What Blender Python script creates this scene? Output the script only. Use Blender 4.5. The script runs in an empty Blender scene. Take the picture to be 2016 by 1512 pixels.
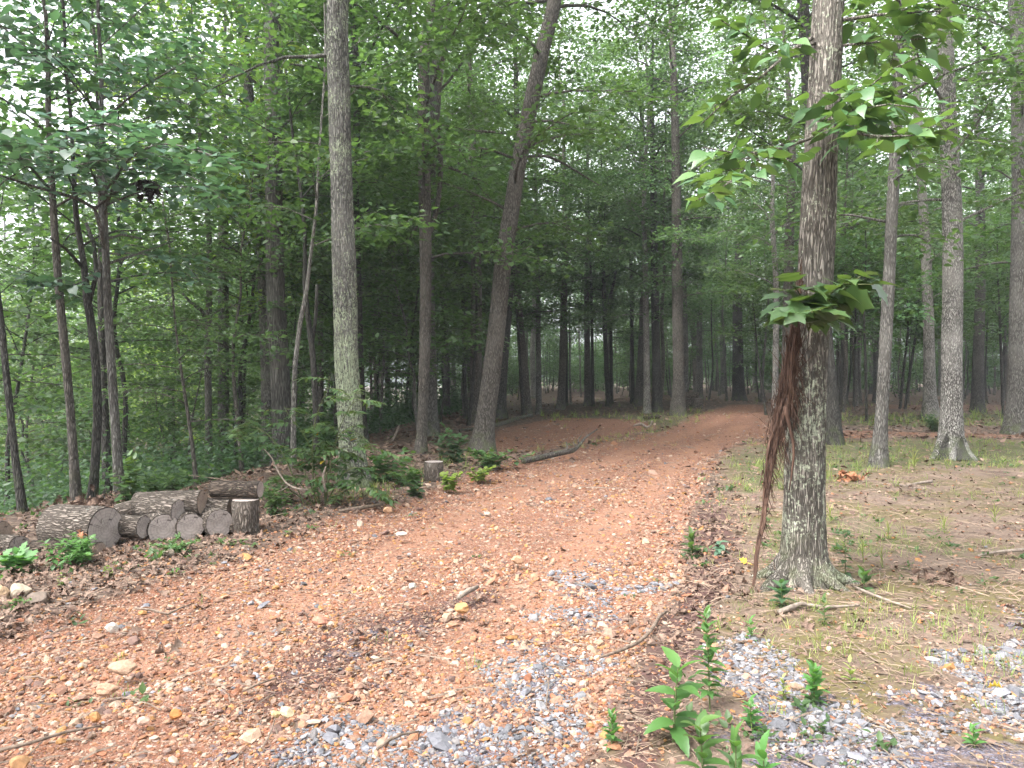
import bpy, math
import numpy as np
R = math.radians
C = bpy.context.scene.collection
sc = bpy.context.scene
# ------------------------------------------------------------------ camera, sky, sun, exposure
CAM_Z = 1.5; FPX = 1500.0; PITCH = math.atan(16 / 1500.0)
cam = bpy.data.objects.new('camera', bpy.data.cameras.new('camera'))
C.objects.link(cam); cam.location = (0, 0, CAM_Z); cam.rotation_euler = (R(90) - PITCH, 0, 0)
cam.data.sensor_width = 36; cam.data.lens = 36 * FPX / 2016; cam.data.clip_end = 2000; cam.data.clip_start = 0.05
sc.camera = cam
world = bpy.data.worlds.new('World'); sc.world = world; world.use_nodes = True
SUN_EL, SUN_ROT = R(55), R(-128)
wn = world.node_tree.nodes; wl = world.node_tree.links
sky = wn.new('ShaderNodeTexSky'); sky.sky_type = 'NISHITA'; sky.sun_disc = False
sky.sun_elevation = SUN_EL; sky.sun_rotation = SUN_ROT; sky.air_density = 1.0; sky.dust_density = 6.0; sky.ozone_density = 1.0
hs = wn.new('ShaderNodeHueSaturation'); hs.inputs['Saturation'].default_value = 0.22
wl.new(sky.outputs[0], hs.inputs['Color']); wl.new(hs.outputs[0], wn['Background'].inputs[0])
wn['Background'].inputs[1].default_value = 0.15
sun = bpy.data.objects.new('sun', bpy.data.lights.new('sun', 'SUN')); C.objects.link(sun)
sun.data.energy = 0.85; sun.data.angle = R(24); sun.data.color = (1.0, 0.96, 0.9)
sun.rotation_euler = (R(90) - SUN_EL, 0, math.pi - SUN_ROT)
sc.view_settings.view_transform = 'Standard'; sc.view_settings.look = 'None'
sc.view_settings.exposure = 2.6; sc.view_settings.gamma = 1.0
cy = sc.cycles
cy.max_bounces = 8; cy.diffuse_bounces = 5; cy.glossy_bounces = 2; cy.transmission_bounces = 6; cy.transparent_max_bounces = 4
cy.caustics_reflective = False; cy.caustics_refractive = False
cy.use_denoising = True

# ------------------------------------------------------------------ helpers
def hashf(ix, iy, iz, seed=0):
    h = (ix.astype(np.int64) * 374761393 + iy.astype(np.int64) * 668265263 + iz.astype(np.int64) * 2147483647 + seed * 974634777) & 0xFFFFFFFF
    h = ((h ^ (h >> 13)) * 1274126177) & 0xFFFFFFFF
    h = ((h ^ (h >> 16)) * 2246822519) & 0xFFFFFFFF
    return ((h ^ (h >> 15)) & 0xFFFFFF) / float(0xFFFFFF)
def vnoise(p, seed=0):
    p = np.asarray(p, float); i = np.floor(p); f = p - i; i = i.astype(np.int64); f = f * f * (3 - 2 * f); o = 0
    for dx in (0, 1):
        for dy in (0, 1):
            for dz in (0, 1):
                w = (f[..., 0] if dx else 1 - f[..., 0]) * (f[..., 1] if dy else 1 - f[..., 1]) * (f[..., 2] if dz else 1 - f[..., 2])
                o = o + w * hashf(i[..., 0] + dx, i[..., 1] + dy, i[..., 2] + dz, seed)
    return o * 2 - 1
def fbm(p, oct=4, seed=0):
    p = np.asarray(p, float); o = 0; a = 1.0; s = 0
    for k in range(oct):
        o = o + a * vnoise(p * (2.03 ** k), seed + k); s += a; a *= 0.5
    return o / s
def n2(x, y, f, oct=3, seed=0):
    return fbm(np.stack([x * f, y * f, np.zeros_like(x) + .37], -1), oct, seed)
def smooth(a, b, x):
    t = np.clip((x - a) / (b - a), 0, 1); return t * t * (3 - 2 * t)
def unit(v): return v / np.maximum(np.linalg.norm(v, axis=-1, keepdims=True), 1e-9)

class Geo:
    """collects vertices and faces (any polygon size) for one mesh object"""
    def __init__(s): s.v = []; s.f = []; s.n = 0; s.a = {}
    def add(s, v, faces, **attr):
        v = np.asarray(v, float).reshape(-1, 3)
        for f in (faces if isinstance(faces, list) else [faces]): s.f.append(np.asarray(f, np.int64) + s.n)
        for k, val in attr.items(): s.a.setdefault(k, []).append((s.n, np.broadcast_to(np.asarray(val, np.float32), (len(v),) + np.shape(val)[1:] if np.ndim(val) else (len(v),))))
        s.v.append(v); s.n += len(v)
    def mesh(s, name, mat, smooth=True):
        me = bpy.data.meshes.new(name)
        v = np.concatenate(s.v) if s.v else np.zeros((0, 3))
        me.vertices.add(len(v)); me.vertices.foreach_set('co', v.astype(np.float32).ravel())
        lv = np.concatenate([f.ravel() for f in s.f]) if s.f else np.zeros(0, int)
        lt = np.concatenate([np.full(len(f), f.shape[1]) for f in s.f]) if s.f else np.zeros(0, int)
        ls = np.concatenate([[0], np.cumsum(lt)[:-1]]) if len(lt) else lt
        me.loops.add(len(lv)); me.loops.foreach_set('vertex_index', lv.astype(np.int32))
        me.polygons.add(len(lt)); me.polygons.foreach_set('loop_start', ls.astype(np.int32)); me.polygons.foreach_set('loop_total', lt.astype(np.int32))
        me.polygons.foreach_set('use_smooth', np.full(len(lt), smooth))
        for k, lst in s.a.items():
            col = lst[0][1].ndim == 2
            at = me.attributes.new(k, 'FLOAT_COLOR' if col else 'FLOAT', 'POINT')
            arr = np.zeros((len(v), 4) if col else len(v), np.float32)
            for n0, val in lst:
                if col: arr[n0:n0 + len(val), :3] = val; arr[n0:n0 + len(val), 3] = 1
                else: arr[n0:n0 + len(val)] = val
            at.data.foreach_set('color' if col else 'value', arr.ravel())
        me.materials.append(mat); me.update(calc_edges=True); me.validate()
        return me
    def build(s, name, mat, parent=None, smooth=True, loc=(0, 0, 0)):
        o = bpy.data.objects.new(name, s.mesh(name, mat, smooth)); C.objects.link(o); o.location = loc
        if parent: o.parent = parent
        return o

def tag(o, label=None, cat=None, group=None, kind=None):
    if label: o['label'] = label
    if cat: o['category'] = cat
    if group: o['group'] = group
    if kind: o['kind'] = kind
    return o
def empty(name, loc, label, cat, group=None):
    o = bpy.data.objects.new(name, None); C.objects.link(o); o.location = loc
    return tag(o, label, cat, group)
def copy_thing(src, loc, rz=0, scale=1, label=None, group=None):
    r = src.copy(); C.objects.link(r); r.location = loc; r.rotation_euler = (0, 0, rz); r.scale = (scale,) * 3 if np.isscalar(scale) else scale
    if label: r['label'] = label
    if group: r['group'] = group
    for ch in src.children:
        c = ch.copy(); C.objects.link(c); c.parent = r
    return r

def tube_arr(pts, rad, sides=8, cap=True):
    pts = np.asarray(pts, float); rad = np.asarray(rad, float); n = len(pts)
    t = unit(np.gradient(pts, axis=0)); ref = np.array([0, 1., 0]) if abs(t[0, 1]) < .8 else np.array([1., 0, 0])
    U = np.zeros_like(pts); u = ref
    for i in range(n):
        u = u - t[i] * np.dot(u, t[i]); u = u / max(np.linalg.norm(u), 1e-9); U[i] = u
    V = np.cross(t, U); a = np.linspace(0, 2 * np.pi, sides, endpoint=False)
    ring = U[:, None] * np.cos(a)[None, :, None] + V[:, None] * np.sin(a)[None, :, None]
    r = rad if rad.ndim == 2 else rad[:, None]
    v = pts[:, None] + ring * r[..., None]
    i = np.arange(n - 1)[:, None] * sides; j = np.arange(sides)[None]; k = (j + 1) % sides
    q = np.stack([i + j, i + k, i + sides + k, i + sides + j], -1).reshape(-1, 4)[:, ::-1]
    f = [q]
    if cap: f += [np.arange(sides)[None], (np.arange(sides)[::-1] + (n - 1) * sides)[None]]
    return v.reshape(-1, 3), f
def resample(pts, step):
    """Catmull-Rom through rows (x,y,z,...)"""
    pts = np.asarray(pts, float); P = np.concatenate([[2 * pts[0] - pts[1]], pts, [2 * pts[-1] - pts[-2]]]); out = []
    for i in range(1, len(P) - 2):
        n = max(1, int(np.linalg.norm(P[i + 1, :3] - P[i, :3]) / step)); t = np.linspace(0, 1, n, endpoint=False)[:, None]
        a, b, c, d = P[i - 1], P[i], P[i + 1], P[i + 2]
        out.append(.5 * (2 * b + (c - a) * t + (2 * a - 5 * b + 4 * c - d) * t ** 2 + (3 * b - a - 3 * c + d) * t ** 3))
    out.append(P[-2][None]); return np.concatenate(out)

# leaf templates: (points (u along, v across, w up), faces)
def T_quad(w=.34): return np.array([[0, 0, 0], [.45, -w, .07], [1, 0, -.05], [.45, w, .07]]), [np.array([[0, 1, 2, 3]])]
def T_fold(w=.3, droop=.12):
    u = np.array([0, .18, .42, .7, 1.]); prof = np.array([0, .75, 1, .62, 0]) * w
    mid = [[x, 0, -droop * x * x] for x in u]; rt = [[x, -p, -droop * x * x + .3 * p] for x, p in zip(u[1:4], prof[1:4])]; lt = [[x, p, -droop * x * x + .3 * p] for x, p in zip(u[1:4], prof[1:4])]
    v = np.array(mid + rt + lt)
    return v, [np.array([[1, 2, 6, 5], [2, 3, 7, 6], [2, 1, 8, 9], [3, 2, 9, 10]]), np.array([[0, 1, 5], [3, 4, 7], [1, 0, 8], [4, 3, 10]])]
def T_lance(w=.17, droop=.25, n=9):
    u = np.linspace(0, 1, n); prof = w * np.sin(np.pi * u ** .75) ** .8 * (1 - .25 * u); prof[0] = .015; prof[-1] = 0
    z = .12 * u - droop * u ** 2.2
    ser = 1 + .06 * np.where(np.arange(n) % 2, 1, -1)
    mid = np.stack([u, 0 * u, z], 1); rt = np.stack([u, -prof * ser, z + .3 * prof], 1); lt = np.stack([u, prof * ser, z + .3 * prof], 1)
    v = np.concatenate([mid, rt, lt]); i = np.arange(n - 1)
    return v, [np.concatenate([np.stack([i, i + 1, n + i + 1, n + i], 1)[:, ::-1], np.stack([i + 1, i, 2 * n + i, 2 * n + i + 1], 1)[:, ::-1]])]
def T_lobed(pairs, droop=.15):
    """outline half given as (u,v) from base to tip, fan from the midrib"""
    h = np.array(pairs, float); n = len(h); mid = np.stack([h[:, 0], 0 * h[:, 0]], 1)
    mid[:, 0] = np.linspace(0, 1, n)
    def zz(p): return -droop * p[:, 0] ** 2 + .22 * np.abs(p[:, 1]) - .35 * p[:, 1] ** 2
    rt = h * [1, -1]; lt = h
    v2 = np.concatenate([mid, rt, lt]); v = np.concatenate([v2, zz(v2)[:, None]], 1); i = np.arange(n - 1)
    return v, [np.concatenate([np.stack([i, n + i, n + i + 1, i + 1], 1), np.stack([i + 1, 2 * n + i + 1, 2 * n + i, i], 1)])]
T_TULIP = T_lobed([(0, .02), (-.04, .14), (.1, .33), (.28, .52), (.33, .30), (.45, .33), (.62, .46), (.66, .25), (.82, .12), (1, 0)])
T_OAK = T_lobed([(0, .02), (.15, .08), (.2, .28), (.33, .1), (.45, .36), (.58, .13), (.68, .34), (.8, .12), (.9, .16), (1, 0)])
T_HEART = T_lobed([(0, .01), (-.1, .18), (.0, .38), (.2, .46), (.45, .42), (.65, .28), (.85, .1), (1, 0)], .2)
T_BROAD = T_lobed([(0, .01), (.05, .09), (.16, .2), (.32, .275), (.5, .25), (.66, .16), (.8, .08), (.9, .03), (1, 0)], .38)
T_Q = T_quad(); T_QN = T_quad(.22); T_F = T_fold(); T_FN = T_fold(.2); T_L = T_lance(); T_LW = T_lance(.22, .3)

def add_leaves(g, P, D, N, size, T, rnd):
    """one leaf per row: base P, direction D, normal N"""
    tv, tf = T; P = np.asarray(P, float); n = len(P)
    if not n: return
    N = unit(N); D = unit(D - N * np.sum(D * N, -1, keepdims=True)); S = np.cross(N, D)
    sz = np.broadcast_to(np.asarray(size, float), (n,))[:, None, None]
    v = P[:, None] + sz * (tv[None, :, 0:1] * D[:, None] + tv[None, :, 1:2] * S[:, None] + tv[None, :, 2:3] * N[:, None])
    off = (np.arange(n) * len(tv))[:, None, None]
    g.add(v.reshape(-1, 3), [(f[None] + off).reshape(-1, f.shape[1]) for f in tf], rnd=np.repeat(np.asarray(rnd, np.float32), len(tv)))

# ------------------------------------------------------------------ where things stand
_c, _s = math.cos(PITCH), math.sin(PITCH)
def ray(px, py):
    a, b = px - 1008.0, 756.0 - py
    return np.array([a, FPX * _c + b * _s, -FPX * _s + b * _c])
def at_depth(px, py, d):
    r = ray(px, py); return np.array([0, 0, CAM_Z]) + r * (d / r[1])
EDGE_Y = np.array([-50, 0, 6, 8.5, 10, 15, 20, 26, 40, 60, 90, 200.]); EDGE_X = np.array([-9, -8, -6.5, -5.2, -3.9, -3.0, -2.9, -2.6, -1.0, 1., 3., 6.])
def Hgt(x, y):
    x = np.asarray(x, float); y = np.asarray(y, float)
    s = np.maximum(0, np.interp(y, EDGE_Y, EDGE_X) - x)
    h = -4.0 * (1 - np.exp(-(s / 9.0) ** 1.5))
    h = h + .12 * n2(x, y, .13, 2, 5) * smooth(9, 20, np.hypot(x, y))
    h = h + .35 * np.exp(-((x - 9.5) / 5) ** 2 - ((y - 33) / 9) ** 2)
    return h
def ground(px, py):
    r = ray(px, py); p = None; z = 0.0
    for k in range(30):
        t = (z - CAM_Z) / r[2]; p = np.array([0, 0, CAM_Z]) + r * t; z = .5 * z + .5 * float(Hgt(p[0], p[1]))
    p[2] = float(Hgt(p[0], p[1])); return p
def to_px(p):
    p = np.asarray(p, float) - [0, 0, CAM_Z]; f = p[..., 1] * _c - p[..., 2] * _s; u = p[..., 1] * _s + p[..., 2] * _c
    return np.stack([1008 + FPX * p[..., 0] / f, 756 - FPX * u / f], -1)
def poly_sd(poly, x, y):
    """signed distance (positive inside) in metres to a ground polygon"""
    poly = np.asarray(poly, float); d2 = np.full(x.shape, 1e9); ins = np.zeros(x.shape, bool)
    for a, b in zip(poly, np.roll(poly, -1, 0)):
        e = b - a; wx, wy = x - a[0], y - a[1]; t = np.clip((wx * e[0] + wy * e[1]) / max(e @ e, 1e-9), 0, 1)
        d2 = np.minimum(d2, (wx - t * e[0]) ** 2 + (wy - t * e[1]) ** 2)
        c = ((a[1] > y) != (b[1] > y)); ins ^= c & (x < (b[0] - a[0]) * (y - a[1]) / ((b[1] - a[1]) if b[1] != a[1] else 1e-9) + a[0])
    return np.where(ins, 1, -1) * np.sqrt(d2)
def px_poly(pts): return np.array([ground(a, b)[:2] for a, b in pts])
# ------------------------------------------------------------------ materials
class NT:
    def __init__(s, name):
        s.m = bpy.data.materials.new(name); s.m.use_nodes = True; s.t = s.m.node_tree; s.b = s.t.nodes['Principled BSDF']; s.out = s.t.nodes['Material Output']
    def n(s, typ, ins=None, **kw):
        nd = s.t.nodes.new(typ)
        for k, v in kw.items(): setattr(nd, k, v)
        for k, v in (ins or {}).items(): s.put(nd.inputs[k], v)
        return nd
    def put(s, sock, v):
        if isinstance(v, bpy.types.NodeSocket): s.t.links.new(v, sock)
        elif isinstance(v, (tuple, list)) and sock.type == 'RGBA' and len(v) == 3: sock.default_value = (*v, 1)
        else: sock.default_value = v
    def coord(s, scale=(1, 1, 1), kind='Object', rot=(0, 0, 0)):
        tc = s.n('ShaderNodeTexCoord'); mp = s.n('ShaderNodeMapping', {'Vector': tc.outputs[kind], 'Scale': scale, 'Rotation': rot}); return mp.outputs[0]
    def noise(s, vec, scale, detail=4, rough=.55, dist=0):
        return s.n('ShaderNodeTexNoise', {'Vector': vec, 'Scale': scale, 'Detail': detail, 'Roughness': rough, 'Distortion': dist}).outputs['Fac']
    def vor(s, vec, scale, feature='F1', rnd=1.0):
        return s.n('ShaderNodeTexVoronoi', {'Vector': vec, 'Scale': scale, 'Randomness': rnd}, feature=feature)
    def ramp(s, fac, stops, interp='LINEAR'):
        nd = s.n('ShaderNodeValToRGB', {'Fac': fac}); cr = nd.color_ramp; cr.interpolation = interp
        while len(cr.elements) < len(stops): cr.elements.new(.5)
        for e, (p, c) in zip(cr.elements, stops): e.position = p; e.color = (*c, 1) if not np.isscalar(c) else (c, c, c, 1)
        return nd.outputs[0]
    def mix(s, fac, a, b, mode='MIX'):
        nd = s.n('ShaderNodeMix', data_type='RGBA', blend_type=mode, clamp_factor=True); s.put(nd.inputs[0], fac); s.put(nd.inputs[6], a); s.put(nd.inputs[7], b); return nd.outputs[2]
    def math(s, op, a, b=0.0, clamp=False):
        nd = s.n('ShaderNodeMath', operation=op, use_clamp=clamp); s.put(nd.inputs[0], a); s.put(nd.inputs[1], b); return nd.outputs[0]
    def step(s, x, lo, hi):
        nd = s.n('ShaderNodeMapRange', {'Value': x, 'From Min': lo, 'From Max': hi}, interpolation_type='SMOOTHSTEP'); return nd.outputs[0]
    def attr(s, name, out='Fac'): return s.n('ShaderNodeAttribute', attribute_name=name).outputs[out]
    def bump(s, h, strength=.5, dist=.02, prev=None):
        nd = s.n('ShaderNodeBump', {'Height': h, 'Strength': strength, 'Distance': dist})
        if prev: s.put(nd.inputs['Normal'], prev)
        return nd.outputs[0]
    def fin(s, col, rough=.9, normal=None, spec=.3):
        s.put(s.b.inputs['Base Color'], col); s.put(s.b.inputs['Roughness'], rough); s.b.inputs['Specular IOR Level'].default_value = spec
        if normal: s.put(s.b.inputs['Normal'], normal)
        return s.m

def leaf_mat(name, dark, mid, light, trans, tfac=.42, rough=.5, spec=.45):
    s = NT(name); r = s.attr('rnd'); oi = s.n('ShaderNodeObjectInfo').outputs['Random']
    col = s.ramp(r, [(0, dark), (.5, mid), (1, light)])
    hv = s.n('ShaderNodeHueSaturation', {'Color': col, 'Hue': s.n('ShaderNodeMapRange', {'Value': oi, 'To Min': .485, 'To Max': .515}).outputs[0], 'Value': s.n('ShaderNodeMapRange', {'Value': oi, 'To Min': .85, 'To Max': 1.2}).outputs[0]})
    col = hv.outputs[0]
    s.put(s.b.inputs['Base Color'], col); s.b.inputs['Roughness'].default_value = rough; s.b.inputs['Specular IOR Level'].default_value = spec
    tr = s.n('ShaderNodeBsdfTranslucent', {'Color': s.mix(.5, s.mix(1.0, col, (1.9, 2.2, .9), 'MULTIPLY'), trans)})
    ms = s.n('ShaderNodeMixShader', {0: tfac, 1: s.b.outputs[0], 2: tr.outputs[0]}); s.t.links.new(ms.outputs[0], s.out.inputs[0]); return s.m
def flat_leaf(name, cols, rough=.8):
    s = NT(name); n = s.noise(s.coord(), 40, 3)
    return s.fin(s.mix(.35, s.ramp(s.attr('rnd'), [(i / max(1, len(cols) - 1), c) for i, c in enumerate(cols)]), s.ramp(n, [(.3, cols[0]), (.7, cols[-1])])), rough)

def bark_mat(name, dark, light, lichen=None, lich=(.62, .70), zs=.17, scale=34, moss=0.0, depth=.02, lich_scale=4.0, lich_low=None):
    s = NT(name); c = s.coord((1, 1, zs)); c1 = s.coord()
    oi = s.n('ShaderNodeObjectInfo').outputs['Random']; off = s.n('ShaderNodeVectorMath', operation='ADD'); s.put(off.inputs[0], c); cb = s.n('ShaderNodeCombineXYZ', {0: s.math('MULTIPLY', oi, 37.0), 2: s.math('MULTIPLY', oi, 11.0)}); s.put(off.inputs[1], cb.outputs[0]); c = off.outputs[0]
    warp = s.n('ShaderNodeVectorMath', operation='ADD'); s.put(warp.inputs[0], c); nz = s.n('ShaderNodeTexNoise', {'Vector': c, 'Scale': scale * .7, 'Detail': 3}); sc_ = s.n('ShaderNodeVectorMath', {0: nz.outputs['Color']}, operation='SCALE'); sc_.inputs[3].default_value = .07; s.put(warp.inputs[1], sc_.outputs[0])
    v = s.vor(warp.outputs[0], scale * 1.3, 'DISTANCE_TO_EDGE'); plate = s.step(v.outputs['Distance'], .0, .3)
    n1 = s.noise(c, scale * 1.6, 6, .62); n0 = s.noise(c1, 1.1, 3)
    h = s.math('ADD', s.math('MULTIPLY', plate, .65), s.math('MULTIPLY', n1, .7))
    col = s.ramp(h, [(.3, tuple(x * .6 for x in dark)), (.6, dark), (1.05 if False else 1.0, light)])
    col = s.mix(s.step(n0, .42, .68), col, s.mix(.5, col, light))
    if lichen:
        ln = s.noise(c1, lich_scale, 7, .68); lf = s.noise(s.coord((1, 1, .8)), 42, 5, .7)
        a = s.math('ADD', s.math('MULTIPLY', ln, .45), s.math('MULTIPLY', lf, .55))
        if lich_low:  # more lichen within a band of heights: (zmid, half, amount)
            z = s.n('ShaderNodeSeparateXYZ', {0: c1}).outputs[2]; d = s.math('ABSOLUTE', s.math('SUBTRACT', z, lich_low[0])); a = s.math('ADD', a, s.math('MULTIPLY', s.math('SUBTRACT', 1.0, s.step(d, 0, lich_low[1])), lich_low[2]))
        m = s.math('MULTIPLY', s.step(a, *lich), s.step(h, .3, .5))
        col = s.mix(m, col, s.ramp(lf, [(.35, tuple(x * .7 for x in lichen)), (.65, lichen)]))
    if moss:
        z = s.n('ShaderNodeSeparateXYZ', {0: c1}).outputs[2]
        m = s.math('MULTIPLY', s.math('SUBTRACT', 1.0, s.step(z, .05, .6)), s.step(s.noise(c1, 6, 5), .45, .62)); col = s.mix(s.math('MULTIPLY', m, moss), col, (.09, .12, .04))
    return s.fin(col, .92, s.bump(h, .9, depth), .2)

M = {}
M['bark_grey'] = bark_mat('bark_grey', (0.075, 0.070, 0.064), (0.180, 0.173, 0.159), (0.285, 0.291, 0.262), (.60, .68), moss=.5)
M['bark_brown'] = bark_mat('bark_brown', (0.070, 0.063, 0.055), (0.160, 0.145, 0.129), (0.277, 0.276, 0.247), (.62, .70), scale=36, moss=.4)
M['bark_dark'] = bark_mat('bark_dark', (0.035, 0.033, 0.030), (0.088, 0.084, 0.076), (0.189, 0.195, 0.172), (.66, .74), moss=.4)
M['bark_pale'] = bark_mat('bark_pale', (0.113, 0.105, 0.095), (0.303, 0.288, 0.266), (0.398, 0.402, 0.370), (.58, .68), moss=.5)
M['bark_flaky'] = bark_mat('bark_flaky', (0.088, 0.082, 0.076), (0.382, 0.367, 0.343), (0.476, 0.477, 0.451), (.58, .68), zs=.24, scale=38, moss=.6)
M['bark_lichen'] = bark_mat('bark_lichen', (0.063, 0.061, 0.056), (0.181, 0.176, 0.160), (0.300, 0.345, 0.235), (.51, .60), moss=.5, lich_low=(1.4, 2.0, .09), lich_scale=3.5)
M['bark_front'] = bark_mat('bark_front', (0.080, 0.071, 0.061), (0.245, 0.222, 0.195), (0.40, 0.43, 0.33), (.545, .60), zs=.13, scale=40, moss=.35, depth=.02, lich_scale=4.5, lich_low=(1.0, 1.5, .045))
M['bark_shaggy'] = bark_mat('bark_shaggy', (0.075, 0.071, 0.065), (0.178, 0.169, 0.155), (0.283, 0.285, 0.260), (.64, .72), zs=.06, scale=34, depth=.04)

M['leaf_mid'] = leaf_mat('leaf_mid', (0.028, 0.059, 0.025), (0.051, 0.095, 0.036), (0.085, 0.139, 0.050), (0.143, 0.249, 0.057), .38)
M['leaf_far'] = leaf_mat('leaf_far', (0.033, 0.066, 0.032), (0.059, 0.106, 0.050), (0.097, 0.153, 0.068), (0.154, 0.259, 0.086), .40)
M['leaf_yellow'] = leaf_mat('leaf_yellow', (0.055, 0.097, 0.028), (0.099, 0.157, 0.038), (0.165, 0.217, 0.052), (0.285, 0.408, 0.068), .48)  # yellow-green leaves; on the left-hand trees sunlight is put into this colour
M['leaf_blue'] = leaf_mat('leaf_blue', (0.039, 0.086, 0.057), (0.059, 0.121, 0.081), (0.090, 0.162, 0.104), (0.099, 0.203, 0.095), .26, .42, .6)
M['leaf_big'] = leaf_mat('leaf_big', (0.030, 0.072, 0.029), (0.051, 0.109, 0.040), (0.088, 0.157, 0.052), (0.186, 0.249, 0.038), .26, .42, .5)
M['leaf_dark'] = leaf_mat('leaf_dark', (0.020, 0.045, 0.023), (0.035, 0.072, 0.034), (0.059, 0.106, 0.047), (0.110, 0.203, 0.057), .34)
M['weed'] = leaf_mat('weed', (.035, .095, .028), (.055, .135, .036), (.09, .19, .05), (.16, .30, .06), .33, .4, .5)
M['grass'] = leaf_mat('grass', (.10, .14, .045), (.15, .20, .055), (.26, .25, .10), (.30, .40, .08), .3, .6, .3)
M['leaf_litter'] = flat_leaf('leaf_litter', [(.055, .033, .025), (.10, .062, .046), (.16, .10, .075), (.24, .17, .13)])
M['leaf_orange'] = flat_leaf('leaf_orange', [(.20, .085, .045), (.36, .16, .085)])
M['leaf_gold'] = flat_leaf('leaf_gold', [(.55, .38, .04), (.70, .5, .07)], .6)
M['nest'] = flat_leaf('nest', [(.015, .01, .01), (.035, .025, .024)])
M['straw'] = flat_leaf('straw', [(.10, .07, .05), (.19, .135, .10), (.30, .225, .17)])
M['stem'] = flat_leaf('stem', [(.08, .10, .04), (.12, .14, .05)])
s = NT('stone'); nz = s.noise(s.coord(), 55, 5, .6); M['stone'] = s.fin(s.mix(.75, s.attr('col', 'Color'), s.mix(1, s.attr('col', 'Color'), s.ramp(nz, [(.3, .55), (.7, 1.25)]), 'MULTIPLY')), .85, s.bump(nz, .4, .006), .3)
s = NT('stick'); nz = s.noise(s.coord(), 30, 5); M['stick'] = s.fin(s.ramp(nz, [(.3, (.07, .05, .038)), (.7, (.21, .16, .125))]), .9, s.bump(nz, .5, .01))
s = NT('pale_stick'); nz = s.noise(s.coord(), 25, 5); M['pale_stick'] = s.fin(s.ramp(nz, [(.3, (.10, .08, .065)), (.65, (.25, .205, .17))]), .9, s.bump(nz, .5, .01))
s = NT('vine'); nz = s.noise(s.coord((1, 1, .08)), 60, 5); M['vine'] = s.fin(s.ramp(nz, [(.3, (.028, .016, .012)), (.55, (.075, .042, .03)), (.8, (.17, .105, .075))]), .95, s.bump(nz, 1, .01))
def end_mat(name, dark, light):
    s = NT(name); c = s.coord(); n = s.noise(c, 9, 5); sp = s.n('ShaderNodeSeparateXYZ', {0: c})
    rr = s.math('SQRT', s.math('ADD', s.math('POWER', sp.outputs[0], 2.0), s.math('POWER', sp.outputs[1], 2.0)))
    ring = s.math('SINE', s.math('ADD', s.math('MULTIPLY', rr, 230.0), s.math('MULTIPLY', n, 9.0)))
    an = s.n('ShaderNodeMath', {0: sp.outputs[1], 1: sp.outputs[0]}, operation='ARCTAN2').outputs[0]
    cv = s.n('ShaderNodeCombineXYZ', {0: s.math('MULTIPLY', an, 1.6), 1: s.math('MULTIPLY', rr, 1.5)}).outputs[0]
    crk = s.math('MAXIMUM', s.step(s.vor(cv, 1.3, 'DISTANCE_TO_EDGE').outputs['Distance'], .004, .022), s.step(n, .45, .6))
    col = s.mix(s.math('ADD', s.math('MULTIPLY', n, .8), s.math('MULTIPLY', ring, .06)), dark, light); col = s.mix(s.math('SUBTRACT', 1.0, crk), col, tuple(x * .55 for x in dark))
    return s.fin(col, .9, s.bump(s.math('ADD', s.math('MULTIPLY', crk, .6), s.math('MULTIPLY', ring, .1)), .5, .01), .2)
M['end_grey'] = end_mat('end_grey', (.15, .128, .118), (.47, .41, .38))
M['end_brown'] = end_mat('end_brown', (.16, .12, .098), (.44, .34, .28))
M['log_bark'] = bark_mat('log_bark', (0.080, 0.066, 0.055), (0.232, 0.197, 0.170), (0.336, 0.336, 0.306), (.56, .66), zs=.2, scale=40, depth=.03)
M['log_dark'] = bark_mat('log_dark', (0.048, 0.037, 0.031), (0.136, 0.107, 0.085), (0.176, 0.189, 0.119), (.55, .66), zs=.2, scale=40, depth=.03)

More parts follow.
